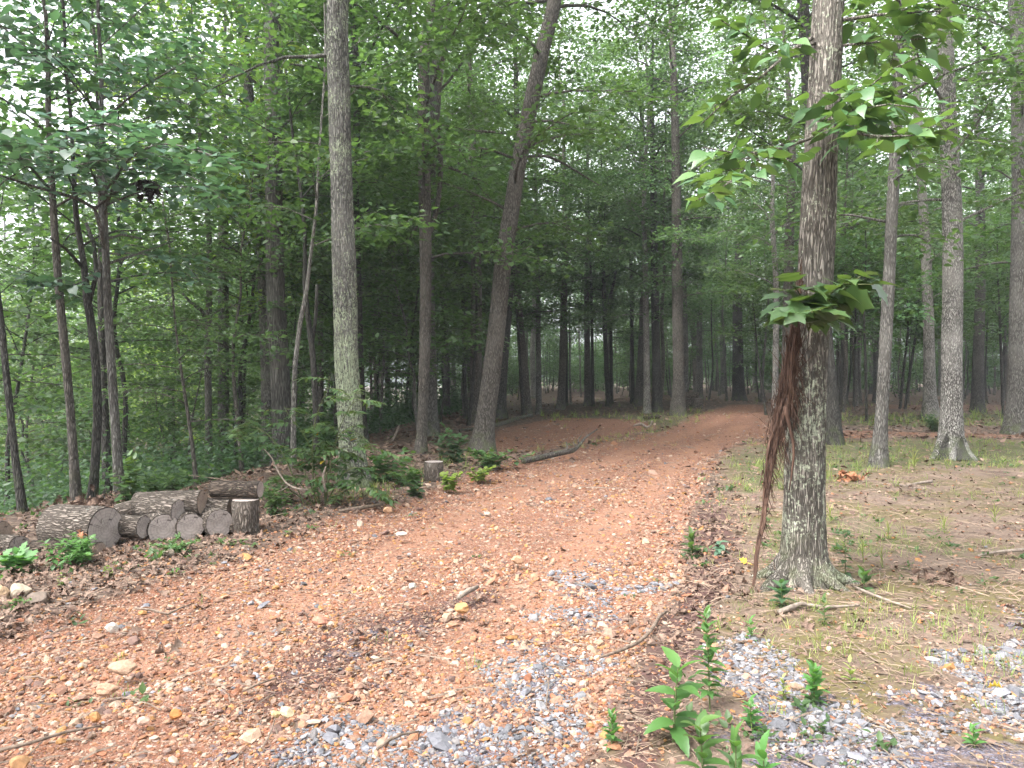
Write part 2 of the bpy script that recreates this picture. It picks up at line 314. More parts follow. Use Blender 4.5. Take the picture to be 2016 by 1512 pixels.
# ------------------------------------------------------------------ ground
def ground_mat():
    s = NT('forest_floor'); P = s.coord()
    big = s.noise(P, .9, 5, .6); med = s.noise(P, 5, 6, .62); fine = s.noise(P, 38, 5, .65)
    wob = s.math('MULTIPLY', s.math('SUBTRACT', s.math('ADD', s.math('MULTIPLY', med, .6), s.math('MULTIPLY', fine, .4)), .5), 1.6)
    def mask(n, lo=.35, hi=.65, k=1.0): return s.step(s.math('ADD', s.attr(n), s.math('MULTIPLY', wob, k)), lo, hi)
    def stones(scale, stops, cover):
        v = s.vor(P, scale); sep = s.n('ShaderNodeSeparateColor', {0: v.outputs['Color']})
        m = s.math('MULTIPLY', s.step(s.math('MULTIPLY', v.outputs['Distance'], 1.0), .52, .30), s.step(sep.outputs[1], 1 - cover, 1 - cover + .05))
        return s.ramp(sep.outputs[0], stops), m, s.math('MULTIPLY', m, s.math('SUBTRACT', 1.0, v.outputs['Distance']))
    red = [(0, (0.145, 0.056, 0.034)), (.25, (0.224, 0.097, 0.058)), (.5, (0.268, 0.143, 0.095)), (.72, (0.304, 0.194, 0.145)), (.86, (0.324, 0.240, 0.201)), (1, (0.117, 0.079, 0.072))]
    gry = [(0, (0.062, 0.060, 0.077)), (.4, (0.108, 0.102, 0.131)), (.75, (0.162, 0.154, 0.190)), (.92, (0.206, 0.193, 0.228)), (1, (0.198, 0.128, 0.103))]
    # red dirt road
    dirt = s.ramp(s.math('ADD', s.math('MULTIPLY', med, .55), s.math('MULTIPLY', fine, .45)), [(.3, (0.076, 0.037, 0.026)), (.5, (0.141, 0.070, 0.046)), (.68, (0.191, 0.108, 0.074))])
    c1, m1, h1 = stones(62, red, .62); c2, m2, h2 = stones(24, red, .36); c3, m3, h3 = stones(125, red, .6)
    rut = mask('rut', .3, .9, 1.6); dirt = s.mix(s.math('MULTIPLY', rut, .55), dirt, s.ramp(fine, [(.35, (.19, .095, .06)), (.65, (.30, .165, .11))])); keep = s.math('SUBTRACT', 1.0, s.math('MULTIPLY', rut, .45)); m1 = s.math('MULTIPLY', m1, keep); m2 = s.math('MULTIPLY', m2, keep)
    road = s.mix(m3, dirt, c3); road = s.mix(m1, road, c1); road = s.mix(m2, road, c2)
    hroad = s.math('MAXIMUM', s.math('MULTIPLY', h1, .5), s.math('MAXIMUM', h2, s.math('MULTIPLY', h3, .25)))
    # grey gravel
    g1, k1, q1 = stones(40, gry, .95); g2, k2, q2 = stones(78, gry, .9)
    grav = s.mix(k2, s.ramp(fine, [(.35, (0.056, 0.043, 0.047)), (.65, (0.133, 0.107, 0.113))]), g2); grav = s.mix(k1, grav, g1); hg = s.math('MAXIMUM', q1, s.math('MULTIPLY', q2, .6))
    # dark humus with crumbs
    duff = s.ramp(s.math('ADD', s.math('MULTIPLY', med, .4), s.math('MULTIPLY', fine, .6)), [(.32, (0.025, 0.015, 0.013)), (.52, (0.066, 0.038, 0.034)), (.7, (0.127, 0.075, 0.067))])
    # leaf litter / woodland floor
    lv = s.vor(s.coord((1, 1.6, 1), rot=(0, 0, .6)), 17); ls = s.n('ShaderNodeSeparateColor', {0: lv.outputs['Color']})
    lit = s.ramp(s.math('ADD', s.math('MULTIPLY', ls.outputs[0], .5), s.math('MULTIPLY', fine, .5)), [(.2, (0.034, 0.023, 0.020)), (.45, (0.074, 0.051, 0.040)), (.65, (0.119, 0.085, 0.066)), (.9, (0.178, 0.147, 0.124))])
    # lawn: tan soil, straw, moss
    lawn = s.ramp(s.math('ADD', s.math('MULTIPLY', med, .5), s.math('MULTIPLY', fine, .5)), [(.3, (0.063, 0.043, 0.032)), (.5, (0.131, 0.095, 0.076)), (.68, (0.186, 0.146, 0.120))])
    lawn = s.mix(s.step(s.noise(P, 1.3, 4), .5, .66), lawn, lit)
    moss = s.math('MULTIPLY', s.step(s.math('ADD', s.math('MULTIPLY', big, .6), s.math('MULTIPLY', med, .4)), .45, .57), s.step(fine, .3, .55))
    lawn = s.mix(s.math('MULTIPLY', moss, .85), lawn, s.ramp(fine, [(.35, (0.052, 0.048, 0.016)), (.65, (0.107, 0.093, 0.031))]))
    col = s.mix(mask('lawn'), lit, lawn)
    green = s.ramp(fine, [(.3, (0.028, 0.039, 0.013)), (.6, (0.073, 0.083, 0.035)), (.75, (0.121, 0.110, 0.060))])
    col = s.mix(s.math('MULTIPLY', mask('green', .45, .8, 1.2), .8), col, green)
    crumb = s.math('MULTIPLY', s.step(s.noise(P, 6.5, 6, .72), .53, .66), s.step(fine, .62, .4)); road = s.mix(s.math('MULTIPLY', crumb, .8), road, duff)
    mr = mask('road'); col = s.mix(mr, col, road)
    md = mask('duff', .4, .7, 1.3); col = s.mix(md, col, s.mix(s.math('MULTIPLY', s.math('MULTIPLY', m1, mr), .6), duff, c1))
    blot = s.math('MULTIPLY', s.math('SUBTRACT', s.noise(P, 2.1, 5, .7), .5), 2.4); mg = s.math('MULTIPLY', s.step(s.math('ADD', s.attr('gravel'), s.math('ADD', s.math('MULTIPLY', wob, .9), blot)), .5, .68), s.step(s.attr('gravel'), .02, .3)); col = s.mix(mg, col, grav)
    h = s.math('ADD', s.math('MULTIPLY', fine, .35), s.math('ADD', s.math('MULTIPLY', hroad, mr), s.math('MULTIPLY', hg, mg)))
    return s.fin(col, .95, s.bump(h, .8, .015), .15)
M['ground'] = ground_mat()
ROAD = px_poly([(-400, 1330), (0, 1250), (250, 1165), (480, 1095), (640, 1020), (800, 985), (930, 930), (1060, 893), (1200, 866), (1310, 845), (1380, 812), (1440, 797), (1500, 797), (1515, 828), (1530, 850), (1430, 884), (1395, 930), (1375, 980), (1345, 1050), (1350, 1130), (1290, 1220), (1230, 1320), (1190, 1420), (1160, 1560), (1100, 2600), (-2500, 2600)])
CLEAR = px_poly([(955, 888), (985, 842), (1100, 822), (1260, 826), (1300, 842), (1200, 866), (1060, 887)])
SIDE = px_poly([(1420, 886), (1540, 853), (1650, 845), (1880, 852), (2100, 858), (2100, 866), (1880, 862), (1650, 864), (1540, 872)])
BACKRD = px_poly([(1690, 795), (2100, 798), (2100, 808), (1690, 803)])
G1 = px_poly([(1040, 1095), (1200, 1085), (1350, 1120), (1370, 1150), (1270, 1160), (1260, 1230), (1220, 1330), (1190, 1400), (1080, 1400), (1130, 1280), (1100, 1180)])
G2 = px_poly([(430, 1450), (700, 1350), (930, 1290), (1050, 1190), (1100, 1130), (1240, 1140), (1260, 1230), (1200, 1400), (1160, 1640), (380, 1640)])
G3 = px_poly([(1370, 1290), (1460, 1270), (1560, 1320), (1640, 1400), (1850, 1330), (2016, 1200), (2300, 1200), (2600, 1700), (1330, 1700), (1390, 1430)])
G4 = px_poly([(620, 1240), (760, 1210), (960, 1150), (1010, 1180), (800, 1270), (640, 1310)])
DUFF = px_poly([(1375, 985), (1440, 1000), (1470, 1100), (1420, 1200), (1400, 1300), (1330, 1400), (1300, 1600), (1190, 1600), (1210, 1380), (1260, 1290), (1310, 1200), (1345, 1110), (1350, 1050)])
DUFF2 = px_poly([(600, 1230), (780, 1180), (1000, 1130), (1010, 1170), (800, 1260), (700, 1340), (450, 1420), (420, 1400)])
LAWN = px_poly([(1400, 900), (1450, 876), (1660, 866), (2400, 866), (6000, 1000), (6000, 2600), (1150, 2600), (1200, 1450), (1290, 1280), (1400, 1150), (1440, 1000)])
GR1 = px_poly([(1410, 905), (1480, 875), (1640, 868), (1900, 866), (2100, 880), (2100, 925), (1800, 920), (1640, 945), (1440, 985)])
GR2 = px_poly([(1640, 820), (1900, 812), (2000, 815), (1990, 840), (1640, 838)])
GR3 = px_poly([(1480, 1010), (1700, 1010), (2000, 1080), (2000, 1110), (1640, 1100), (1440, 1110)])
GR4 = px_poly([(1060, 818), (1230, 815), (1440, 805), (1380, 830), (1330, 848), (1180, 880), (1000, 893), (960, 888), (1150, 865), (1280, 838), (1190, 824), (1070, 830)])
GR5 = px_poly([(520, 1010), (700, 950), (900, 880), (960, 890), (1000, 910), (860, 950), (700, 1000)])
RUTS = [np.array([ground(a, b)[:2] for a, b in l]) for l in ([(-200, 1440), (100, 1370), (430, 1240), (700, 1110), (960, 985), (1180, 905), (1340, 852), (1450, 812)], [(560, 1640), (860, 1330), (1080, 1120), (1240, 985), (1350, 895), (1460, 835)])]
def line_d(L, x, y):
    d = np.full(x.shape, 1e9)
    for a, b in zip(L[:-1], L[1:]):
        e = b - a; t = np.clip(((x - a[0]) * e[0] + (y - a[1]) * e[1]) / (e @ e), 0, 1); d = np.minimum(d, np.hypot(x - a[0] - t * e[0], y - a[1] - t * e[1]))
    return d
def masks(x, y):
    def m(P, soft): return smooth(-soft, soft, poly_sd(P, x, y))
    far = np.clip(np.hypot(x, y) / 12, .6, 3)
    road = np.maximum.reduce([m(ROAD, .45 * far), m(CLEAR, .35 * far) * .92, m(SIDE, .25 * far) * .62, m(BACKRD, .8) * .5])
    rut = np.maximum.reduce([smooth(.42, .12, line_d(L, x, y)) for L in RUTS])
    gravel = np.maximum.reduce([m(G1, .5) * .46, m(G2, .6) * .56, m(G3, .6) * .72, m(G4, .3) * .42])
    duff = np.maximum(m(DUFF, .4) * .95, m(DUFF2, .3) * .78)
    lawn = m(LAWN, .5); green = np.maximum.reduce([m(GR1, .6) * .75, m(GR2, 1.2) * .9, m(GR3, .4) * .6, m(GR4, .6) * .7, m(GR5, .5) * .6])
    return dict(road=road, gravel=gravel, duff=duff, lawn=lawn, green=green, rut=rut)
def build_ground():
    def axis(n, c, lo, hi, k):
        t = np.linspace(-1, 1, n); a = np.sinh(k * t) / np.sinh(k); return np.where(a < 0, c + a * (c - lo), c + a * (hi - c))
    xs = axis(520, -.2, -330, 330, 6.3); ys = axis(560, 4.5, -120, 420, 6.0)
    X, Y = np.meshgrid(xs, ys, indexing='ij'); x, y = X.ravel(), Y.ravel(); mk = masks(x, y)
    z = Hgt(x, y); near = smooth(40, 10, np.hypot(x, y))
    z = z + near * (.012 * n2(x, y, 3.1, 3, 2) + .006 * n2(x, y, 13, 2, 9)) + .035 * n2(x, y, .55, 2, 4) - .05 * smooth(.3, .9, mk['road']) * near - .025 * mk['rut']
    nx, ny = len(xs), len(ys); i = np.arange(nx - 1)[:, None] * ny; j = np.arange(ny - 1)[None]
    f = np.stack([i + j, i + ny + j, i + ny + j + 1, i + j + 1], -1).reshape(-1, 4)
    g = Geo(); g.add(np.stack([x, y, z], 1), f, **mk)
    return tag(g.build('ground', M['ground']), kind='structure')
build_ground()
# ------------------------------------------------------------------ trees
rng = np.random.default_rng(7)
def trunk_tube(g, pts, sides, rough, flare, seed, z0):
    """pts rows (x,y,z,r); bark ridges as real relief, root flare at the foot"""
    p = resample(pts, .045 if sides > 100 else .12 if sides > 30 else .35); r = p[:, 3]; a = np.linspace(0, 2 * np.pi, sides, endpoint=False)
    zz = p[:, 2] - z0
    A, Z = np.meshgrid(a, zz); rad = np.broadcast_to(r[:, None], A.shape).copy()
    q = np.stack([np.cos(A) * 1.2, np.sin(A) * 1.2, Z * .7], -1); rad *= 1 + .07 * fbm(q, 2, seed)
    if rough:
        kf = 5.0 if sides > 100 else 3.2; q = np.stack([np.cos(A) * kf, np.sin(A) * kf, Z * 3.0], -1); rad += rough * (1 - np.abs(fbm(q, 3, seed + 3)) * 2.4)
    lob = 1 + .55 * np.sin(A * 3 + seed) * .5 + .35 * np.sin(A * 5 + seed * 2.1) * .5
    rad += r[0] * flare * np.exp(-np.maximum(Z, 0) / (1.1 * r[0] + .06)) * lob
    v, f = tube_arr(p[:, :3], rad, sides); g.add(v, f)

def interp_path(P, h):
    return np.array([np.interp(h, P[:, 2], P[:, k]) for k in (0, 1, 2, 3)])

def grow(tg, lg, P, H, cb, Rc, nl, rg, prof='oval', e0=(0, 42), dens=54, T=T_Q, size=.135, flat=.10, twig=True, subs=(5, 8), droop=.1, side=None, zref=0.0, thick=1.0, spread=.26):
    """limbs, sub-branches and leaf sprays along the trunk path P (rows x,y,z,r, z above the base)"""
    LP, LD, LN, LR = [], [], [], []
    for i in range(nl):
        f = (i + rg.random()) / nl; h = cb + (H * .97 - cb) * f ** .95
        k = math.sin(math.pi * (.18 + .77 * f)) ** .8 if prof == 'oval' else (1 - .72 * f if prof == 'cone' else .75 + .25 * f)
        L = Rc * k * rg.uniform(.65, 1.15)
        az = i * 2.4 + rg.normal() * .35 if side is None else rg.uniform(*side)
        e = R(rg.uniform(*e0)) + .35 * f; b = interp_path(P, h); p = b[:3].copy(); pts = [p.copy()]; n = 6
        for q in range(n):
            p = p + np.array([math.cos(az) * math.cos(e), math.sin(az) * math.cos(e), math.sin(e)]) * L / n
            pts.append(p.copy()); az += rg.normal() * .16; e += -droop + rg.normal() * .08
        pts = np.array(pts); r0 = min(b[3] * .5, .008 + .0095 * L * thick)
        tg.add(*tube_arr(pts, np.linspace(r0, .004, n + 1), 6 if r0 > .02 else 4))
        tt = np.linspace(0, 1, n + 1)
        ns = rg.integers(*subs) + 1
        for s_ in range(ns):
            t = .22 + .78 * (s_ + rg.random()) / ns; bp = np.array([np.interp(t, tt, pts[:, c]) for c in range(3)])
            d = unit(np.array([np.interp(min(1, t + .1), tt, pts[:, c]) for c in range(3)]) - np.array([np.interp(max(0, t - .15), tt, pts[:, c]) for c in range(3)]))
            a2 = math.atan2(d[1], d[0]) + (1 if s_ % 2 else -1) * rg.uniform(.35, 1.15); e2 = math.asin(np.clip(d[2], -1, 1)) * .5 + rg.normal() * .18
            L2 = L * rg.uniform(.22, .46) * (1.15 - .6 * t) + .25; sp = [bp]; q = bp
            for _ in range(3):
                q = q + np.array([math.cos(a2) * math.cos(e2), math.sin(a2) * math.cos(e2), math.sin(e2)]) * L2 / 3; sp.append(q); e2 -= .1 + rg.normal() * .08; a2 += rg.normal() * .2
            sp = np.array(sp)
            if twig: tg.add(*tube_arr(sp, np.linspace(max(.004, r0 * .3), .0025, 4), 3, False))
            m = max(3, int(L2 * dens * rg.uniform(.75, 1.25))); u = rg.random(m) ** .8; ti = np.linspace(0, 1, 4)
            c = np.stack([np.interp(u, ti, sp[:, k2]) for k2 in range(3)], 1)
            off = rg.normal(size=(m, 3)) * [spread, spread, flat]
            LP.append(c + off); h2 = off.copy(); h2[:, 2] = 0
            LD.append(unit(h2 + np.array([math.cos(a2), math.sin(a2), 0]) * .18) + [0, 0, -.25]); LR.append(np.clip(rg.normal(.5, .2, m) + rg.normal() * .13, 0, 1))
    LP, LD, LR = np.concatenate(LP), np.concatenate(LD), np.concatenate(LR)
    N = np.array([0, 0, 1.]) + rg.normal(size=LP.shape) * .42
    add_leaves(lg, LP, LD, N, size * rg.uniform(.65, 1.25, len(LP)), T, LR)

def make_tree(name, label, cat, d, px, bark, leaf, H, cb=4.5, Rc=3.0, nl=26, sides=20, rough=.004, flare=.35, group=None, seed=0, lean_end=.3, fork=None, extra=None, base_z=None, **kw):
    """a tree whose trunk follows photo points px = [(x, y, width)], standing d metres away"""
    rg = np.random.default_rng(1000 + seed)
    W = [np.append(at_depth(a, b, d), w * d / FPX / 2) for a, b, w in px]
    bx, by = W[0][0], W[0][1]; gz = float(Hgt(bx, by)) if base_z is None else base_z
    base = np.array([bx, by, gz]); P = [w - np.append(base, 0) for w in W]
    P[0][2] = min(P[0][2], 0.0) if P[0][2] > -.3 else 0.0
    P.insert(0, np.array([P[0][0], P[0][1], -.25, P[0][3] * 1.05])); P[1] = P[1].copy(); P[1][2] = max(P[1][2], 0.02)
    top = P[-1]; dirn = unit(top[:3] - P[-2][:3]); r = top[3]; z = top[2]; k = 0; q = top[:3].copy(); rem = H - z
    while z < H - .2:
        st = max(.6, rem / 7); dirn = unit(dirn * (1 - .35 * lean_end) + np.array([rg.normal() * .06, rg.normal() * .06, .35])); q = q + dirn * st; z = q[2]
        P.append(np.append(q, max(.015, r * (1 - .92 * min(1, (z - top[2]) / rem)))))
    P = np.array(P); root = empty(name, base, label, cat, group)
    tg, lg = Geo(), Geo(); trunk_tube(tg, P, sides, rough, flare, seed, 0)
    P2 = P[np.argsort(P[:, 2])]
    if nl: grow(tg, lg, P2, H, cb, Rc, nl, rg, **kw)
    if fork:
        for fp in fork:   # secondary stems given as photo points
            F = np.array([np.append(at_depth(a, b, d + dd), w * d / FPX / 2) - np.append(base, 0) for a, b, w, dd in fp])
            tg.add(*tube_arr(resample(F, .3)[:, :3], resample(F, .3)[:, 3], 8))
    if extra: extra(tg, lg, base, rg)
    tg.build('trunk', bark, root)
    if lg.n: lg.build('crown', leaf, root)
    return root

def bough(tg, lg, pts, r0, rg, T, size, nsub=8, sublen=.6, per=7, flat=.03, start=.25, spread=.5, tip=True, dd=.35, up=.3, jit=.3):
    """a leafy branch through world points: side twigs in one plane, leaves alternate along the twigs"""
    p = resample(np.array(pts, float), .12); n = len(p); tg.add(*tube_arr(p, np.linspace(r0, .004, n), 6))
    tw = []
    for i in range(nsub):
        t = start + (1 - start) * (i + rg.random() * .6) / nsub; k = min(n - 2, int(t * (n - 1))); d = unit(p[min(n - 1, k + 2)] - p[max(0, k - 1)])
        sgn = 1 if i % 2 else -1; side = np.cross(d, [0, 0, 1.]); side = unit(side + 1e-6) * sgn
        dr = unit(d * rg.uniform(.35, .8) + side * rg.uniform(.5, 1) + [0, 0, rg.normal() * .2 + up * .2]); L = sublen * rg.uniform(.6, 1.2) * (1.2 - .6 * t)
        q = [p[k]]
        for _ in range(4): q.append(q[-1] + dr * L / 4); dr = unit(dr + [rg.normal() * .12, rg.normal() * .12, -.10])
        tw.append(np.array(q))
    if tip: tw.append(p[max(0, min(int(n * .75), n - 3)):])
    for q in tw:
        tg.add(*tube_arr(q, np.linspace(max(.003, r0 * .25), .002, len(q)), 4, False)); m = per; u = np.linspace(.2, 1, m); ti = np.linspace(0, 1, len(q))
        c = np.stack([np.interp(u, ti, q[:, k]) for k in range(3)], 1); d = unit(q[-1] - q[0]); side = unit(np.cross(d, [0, 0, 1.]) + 1e-6)
        sg = np.where(np.arange(m) % 2, 1, -1)[:, None]; D = d * rg.uniform(.4, .9, (m, 1)) + side * sg * rg.uniform(.5, 1, (m, 1)) + [0, 0, -dd] + rg.normal(size=(m, 3)) * .15
        D[-1] = d + [0, 0, -dd]
        N = np.array([0, 0, 1.]) + rg.normal(size=(m, 3)) * jit; c = c + rg.normal(size=(m, 3)) * [.02, .02, flat]
        add_leaves(lg, c, D, N, size * rg.uniform(.65, 1.15, m), T, np.clip(rg.normal(.5, .22, m), 0, 1))
def wpts(lst): return [at_depth(a, b, d) for a, b, d in lst]

# ---- the near oak on the right, with its own leafy branches
def front_extra(tg, lg, base, rg):
    def B(lst, *a, **k): bough(tg, lg, [w - base for w in wpts(lst)], *a, dd=.5, jit=.38, **k)
    for a, L in ((-2.75, .5), (-1.9, .34), (-.9, .36), (-.2, .45), (1.2, .4), (2.5, .4)):
        p = resample(np.array([[math.cos(a) * .10, math.sin(a) * .10, .17], [math.cos(a) * .19, math.sin(a) * .19, .06], [math.cos(a + .1) * L * .7, math.sin(a + .1) * L * .7, .005], [math.cos(a + .2) * L, math.sin(a + .2) * L, -.05]]), .03); tg.add(*tube_arr(p, np.linspace(.075, .022, len(p)), 12))
    B([(1622, 262, 5.5), (1560, 285, 5.4), (1500, 300, 5.2), (1440, 300, 5.0), (1385, 290, 4.9)], .014, rg, T_BROAD, .165, nsub=9, sublen=.35, per=4, start=.5)
    B([(1540, 284, 5.4), (1470, 330, 5.0), (1420, 370, 4.7), (1370, 395, 4.5)], .009, rg, T_BROAD, .16, nsub=11, sublen=.28, per=4, start=.3)
    B([(1598, 75, 5.5), (1550, 105, 5.4), (1500, 150, 5.4), (1440, 190, 5.4), (1380, 245, 5.4)], .018, rg, T_BROAD, .15, nsub=7, sublen=.4, per=3, start=.3)
    B([(1604, 85, 5.5), (1535, 105, 5.2), (1470, 70, 5.1), (1420, 40, 5.0)], .012, rg, T_BROAD, .165, nsub=8, sublen=.35, per=4, start=.55)
    B([(1650, 250, 5.5), (1700, 265, 4.9), (1770, 268, 4.6), (1860, 262, 4.5)], .012, rg, T_BROAD, .165, nsub=18, sublen=.42, per=5, start=.1)
    B([(1650, 225, 5.5), (1690, 215, 4.9), (1750, 205, 4.7), (1830, 215, 4.6)], .010, rg, T_BROAD, .16, nsub=15, sublen=.36, per=4, start=.15)
    B([(1650, 200, 5.5), (1700, 180, 5.0), (1750, 140, 4.8), (1800, 115, 4.7)], .009, rg, T_BROAD, .17, nsub=9, sublen=.26, per=4, start=.3)
    B([(1655, 40, 5.5), (1720, 30, 5.4), (1800, 25, 5.2), (1870, 20, 5.1)], .014, rg, T_BROAD, .16, nsub=12, sublen=.4, per=4, start=.15)
    B([(1655, 90, 5.5), (1700, 85, 5.5), (1770, 80, 5.4), (1830, 75, 5.2)], .010, rg, T_BROAD, .16, nsub=8, sublen=.4, per=4, start=.3)
front_oak = make_tree('oak_tree', 'lichen-spotted oak in the foreground with a shaggy vine on its trunk', 'tree', 5.55,
    [(1580, 1148, 72), (1581, 1100, 72), (1583, 1000, 72), (1586, 850, 72), (1594, 680, 67), (1607, 500, 62), (1616, 300, 57), (1625, 120, 54), (1631, 0, 52)],
    M['bark_front'], M['leaf_big'], 15, cb=5.4, Rc=2.6, nl=20, sides=128, rough=.011, flare=.42, seed=1, extra=front_extra, T=T_F, size=.16, dens=26)
def sprig_extra():
    tg, lg = Geo(), Geo(); rg = np.random.default_rng(5); root_p = at_depth(1592, 640, 5.36)
    for lst, n in (([(1592, 650, 5.36), (1580, 610, 5.2), (1575, 580, 5.1), (1560, 560, 5.0)], 5), ([(1592, 650, 5.36), (1620, 590, 5.2), (1660, 560, 5.1), (1720, 560, 5.0)], 7), ([(1592, 640, 5.36), (1585, 620, 5.1), (1590, 610, 4.9), (1600, 615, 4.7)], 5), ([(1592, 640, 5.36), (1640, 585, 5.2), (1700, 540, 5.2)], 5)):
        bough(tg, lg, [w - root_p for w in wpts(lst)], .007, rg, T_TULIP if n == 5 else T_BROAD, .20, nsub=n + 2, sublen=.2, per=3, start=.3, dd=1.0, jit=.3)
    r = empty('leafy_sprig', root_p, 'bright green large-leaved sprig growing out of the front of the vine-clad oak trunk', 'sprig'); tg.build('stem', M['stem'], r); lg.build('foliage', M['leaf_big'], r)
sprig_extra()
def vine():
    tg = Geo(); rg = np.random.default_rng(8)
    main = [(1462, 1112, 5.28, .004), (1482, 1102, 5.3, .008), (1492, 1078, 5.32, .010), (1502, 1030, 5.36, .012), (1510, 960, 5.4, .017), (1520, 890, 5.42, .026), (1533, 835, 5.43, .036), (1545, 790, 5.43, .036), (1556, 720, 5.41, .030), (1566, 650, 5.41, .024), (1573, 580, 5.43, .014), (1578, 510, 5.45, .006)]
    base = ground(1470, 1108); pts = np.array([np.append(at_depth(a, b, d), r) for a, b, d, r in main]); pts[0, 2] = base[2] - .02; pts[1, 2] = base[2] + .03; pts[:, :3] -= base; p = resample(pts, .03); n = len(p); tt = np.arange(n) * .03
    for k in range(11):   # a bundle of shaggy strands rather than one rope
        a0 = rg.uniform(0, 6.28); tw = rg.uniform(-.9, .9); ph = fbm(np.stack([tt * 2.3, np.full(n, k * 3.7), np.zeros(n)], -1), 3, k); ph2 = fbm(np.stack([tt * 2.3, np.full(n, k * 5.1), np.ones(n)], -1), 3, k + 30)
        sp = p[:, 3] * (.9 if k else .1); q = p[:, :3] + np.stack([np.cos(a0 + tw * tt) * sp + ph * sp * 1.1, np.sin(a0 + tw * tt) * sp * .6 + ph2 * sp * .6, 0 * tt], 1)
        s0 = 0 if k < 3 else int(n * rg.uniform(.18, .45)); s1 = n if k < 5 else int(n * rg.uniform(.75, 1)); q = q[s0:s1]; m = len(q); e = np.minimum(1, np.minimum(np.arange(m) + 1, m - np.arange(m)) / 9.0)
        rad = (.30 * p[s0:s1, 3] + .0035) * e; rr = rad[:, None] * (1 + .45 * fbm(np.stack([np.cos(np.linspace(0, 5.5, 8))[None] * 1.5 + 0 * tt[:m, None], np.sin(np.linspace(0, 5.5, 8))[None] * 1.5 + k + 0 * tt[:m, None], tt[:m, None] * 14 + np.zeros((1, 8))], -1), 2, k)); tg.add(*tube_arr(q, rr, 8))
    st = [(1545, 800), (1553, 835), (1562, 875), (1561, 915), (1554, 965)]; q = np.array([at_depth(a, b, 5.36) for a, b in st]) - base; q = resample(q, .05); tg.add(*tube_arr(q, np.linspace(.016, .004, len(q)), 7))
    for k in range(620):   # hair roots and loose bark shreds hanging along it
        t = np.clip(rg.normal(.62, .17), .2, .95); i = int(t * (n - 2)); s0 = p[i, :3] + rg.normal(size=3) * p[i, 3] * [1, .6, .5]; d = unit(np.array([rg.normal() * .20 + .05, rg.normal() * .12 - .06, -1])); L = rg.uniform(.05, .26) * (1.2 if .45 < t < .7 else .7); q = [s0]
        if rg.random() < .25: d[2] *= -1
        for _ in range(4): q.append(q[-1] + d * L / 4); d = unit(d + rg.normal(size=3) * .16)
        tg.add(*tube_arr(np.array(q), np.linspace(.0042, .0012, 5), 3, False))
    tag(tg.build('hairy_vine', M['vine'], loc=base), 'reddish brown shaggy vine stem climbing the left side of the foreground oak', 'vine')
vine()

# ---- other trees one can tell apart (depth, photo points, look)
BG, BB, BD, BP, BS = M['bark_grey'], M['bark_brown'], M['bark_dark'], M['bark_pale'], M['bark_shaggy']
LM, LF, LY, LB, LD_ = M['leaf_mid'], M['leaf_far'], M['leaf_yellow'], M['leaf_blue'], M['leaf_dark']
sd = 10
def tree(label, d, px, bark, leaf, H, cat='tree', name='oak_tree', **kw):
    global sd; sd += 1; return make_tree(name, label, cat, d, px, bark, leaf, H, seed=sd, **kw)
# right-hand side
tree('dark leaning trunk half hidden right behind the vine-clad oak', 16.1, [(1643, 880, 30), (1634, 760, 27), (1623, 640, 25), (1607, 420, 24), (1592, 200, 23), (1580, 0, 21)], BD, LM, 18, cb=4.5, Rc=3.2)
tree('slim grey trunk on the lawn between the dark and pale flaky trunks', 12.5, [(1730, 921, 31), (1735, 830, 24), (1741, 720, 23), (1750, 560, 22), (1757, 400, 21), (1765, 230, 19), (1770, 60, 17)], BG, LM, 13, cb=3.2, Rc=2.4, nl=18, flare=.3, T=T_F, dens=28)
def hollow(tg, lg, base, rg):
    for a in (-2.9, -2.0, -.9, -.2, 1.4):
        p = resample(np.array([[math.cos(a) * .15, math.sin(a) * .15, .3], [math.cos(a) * .26, math.sin(a) * .26, .1], [math.cos(a) * .42, math.sin(a) * .42, -.05]]), .05); tg.add(*tube_arr(p, np.linspace(.11, .05, len(p)), 10))
tree('thick pale flaky trunk with a dark hollow at its foot', 13.7, [(1871, 905, 44), (1873, 820, 39), (1874, 700, 37), (1876, 520, 35), (1872, 350, 33), (1864, 180, 30), (1858, 0, 28)], M['bark_flaky'], LM, 17, name='white_oak_tree', cb=3.7, Rc=3.2, sides=48, rough=.006, flare=.4, extra=hollow, T=T_F, size=.12)
flaky = bpy.data.objects['white_oak_tree']
def foot():  # dark bark sleeve outside the trunk, painting the shade inside the hollow
    g = Geo(); n = 26; a = np.linspace(-2.75, -.75, n); rows = []
    for k, z in enumerate(np.linspace(-.04, 1, 7)):
        top = .30 + .12 * np.sin(a * 5 + 1) + .05 * np.sin(a * 13); zz = np.maximum(z, -.04) * top; r = .245 + .16 * np.exp(-np.maximum(zz, 0) / .12) + .012 * np.sin(a * 17 + k) + .006 * np.sin(a * 31) - (.03 if k == 6 else 0); rows.append(np.stack([np.cos(a) * r, np.sin(a) * r, zz], 1))
    v = np.concatenate(rows); i = np.arange(6)[:, None] * n; j = np.arange(n - 1)[None]; g.add(v, np.stack([i + j, i + j + 1, i + n + j + 1, i + n + j], -1).reshape(-1, 4)); g.build('hollow_shade_sleeve', M['bark_dark'], flaky)
foot()
tree('tan smooth trunk with a low dark bush at its foot, behind the pale flaky trunk', 25, [(1832, 832, 30), (1830, 760, 22), (1828, 640, 20), (1822, 480, 18), (1812, 330, 16), (1803, 150, 14)], BP, LF, 17, cb=3.5, Rc=3.2)
tree('dark thick trunk far right, standing alone behind the pale flaky oak', 30, [(1924, 815, 23), (1926, 700, 20), (1930, 560, 18), (1930, 400, 16)], BD, LF, 17, cb=4.0, Rc=3.4)
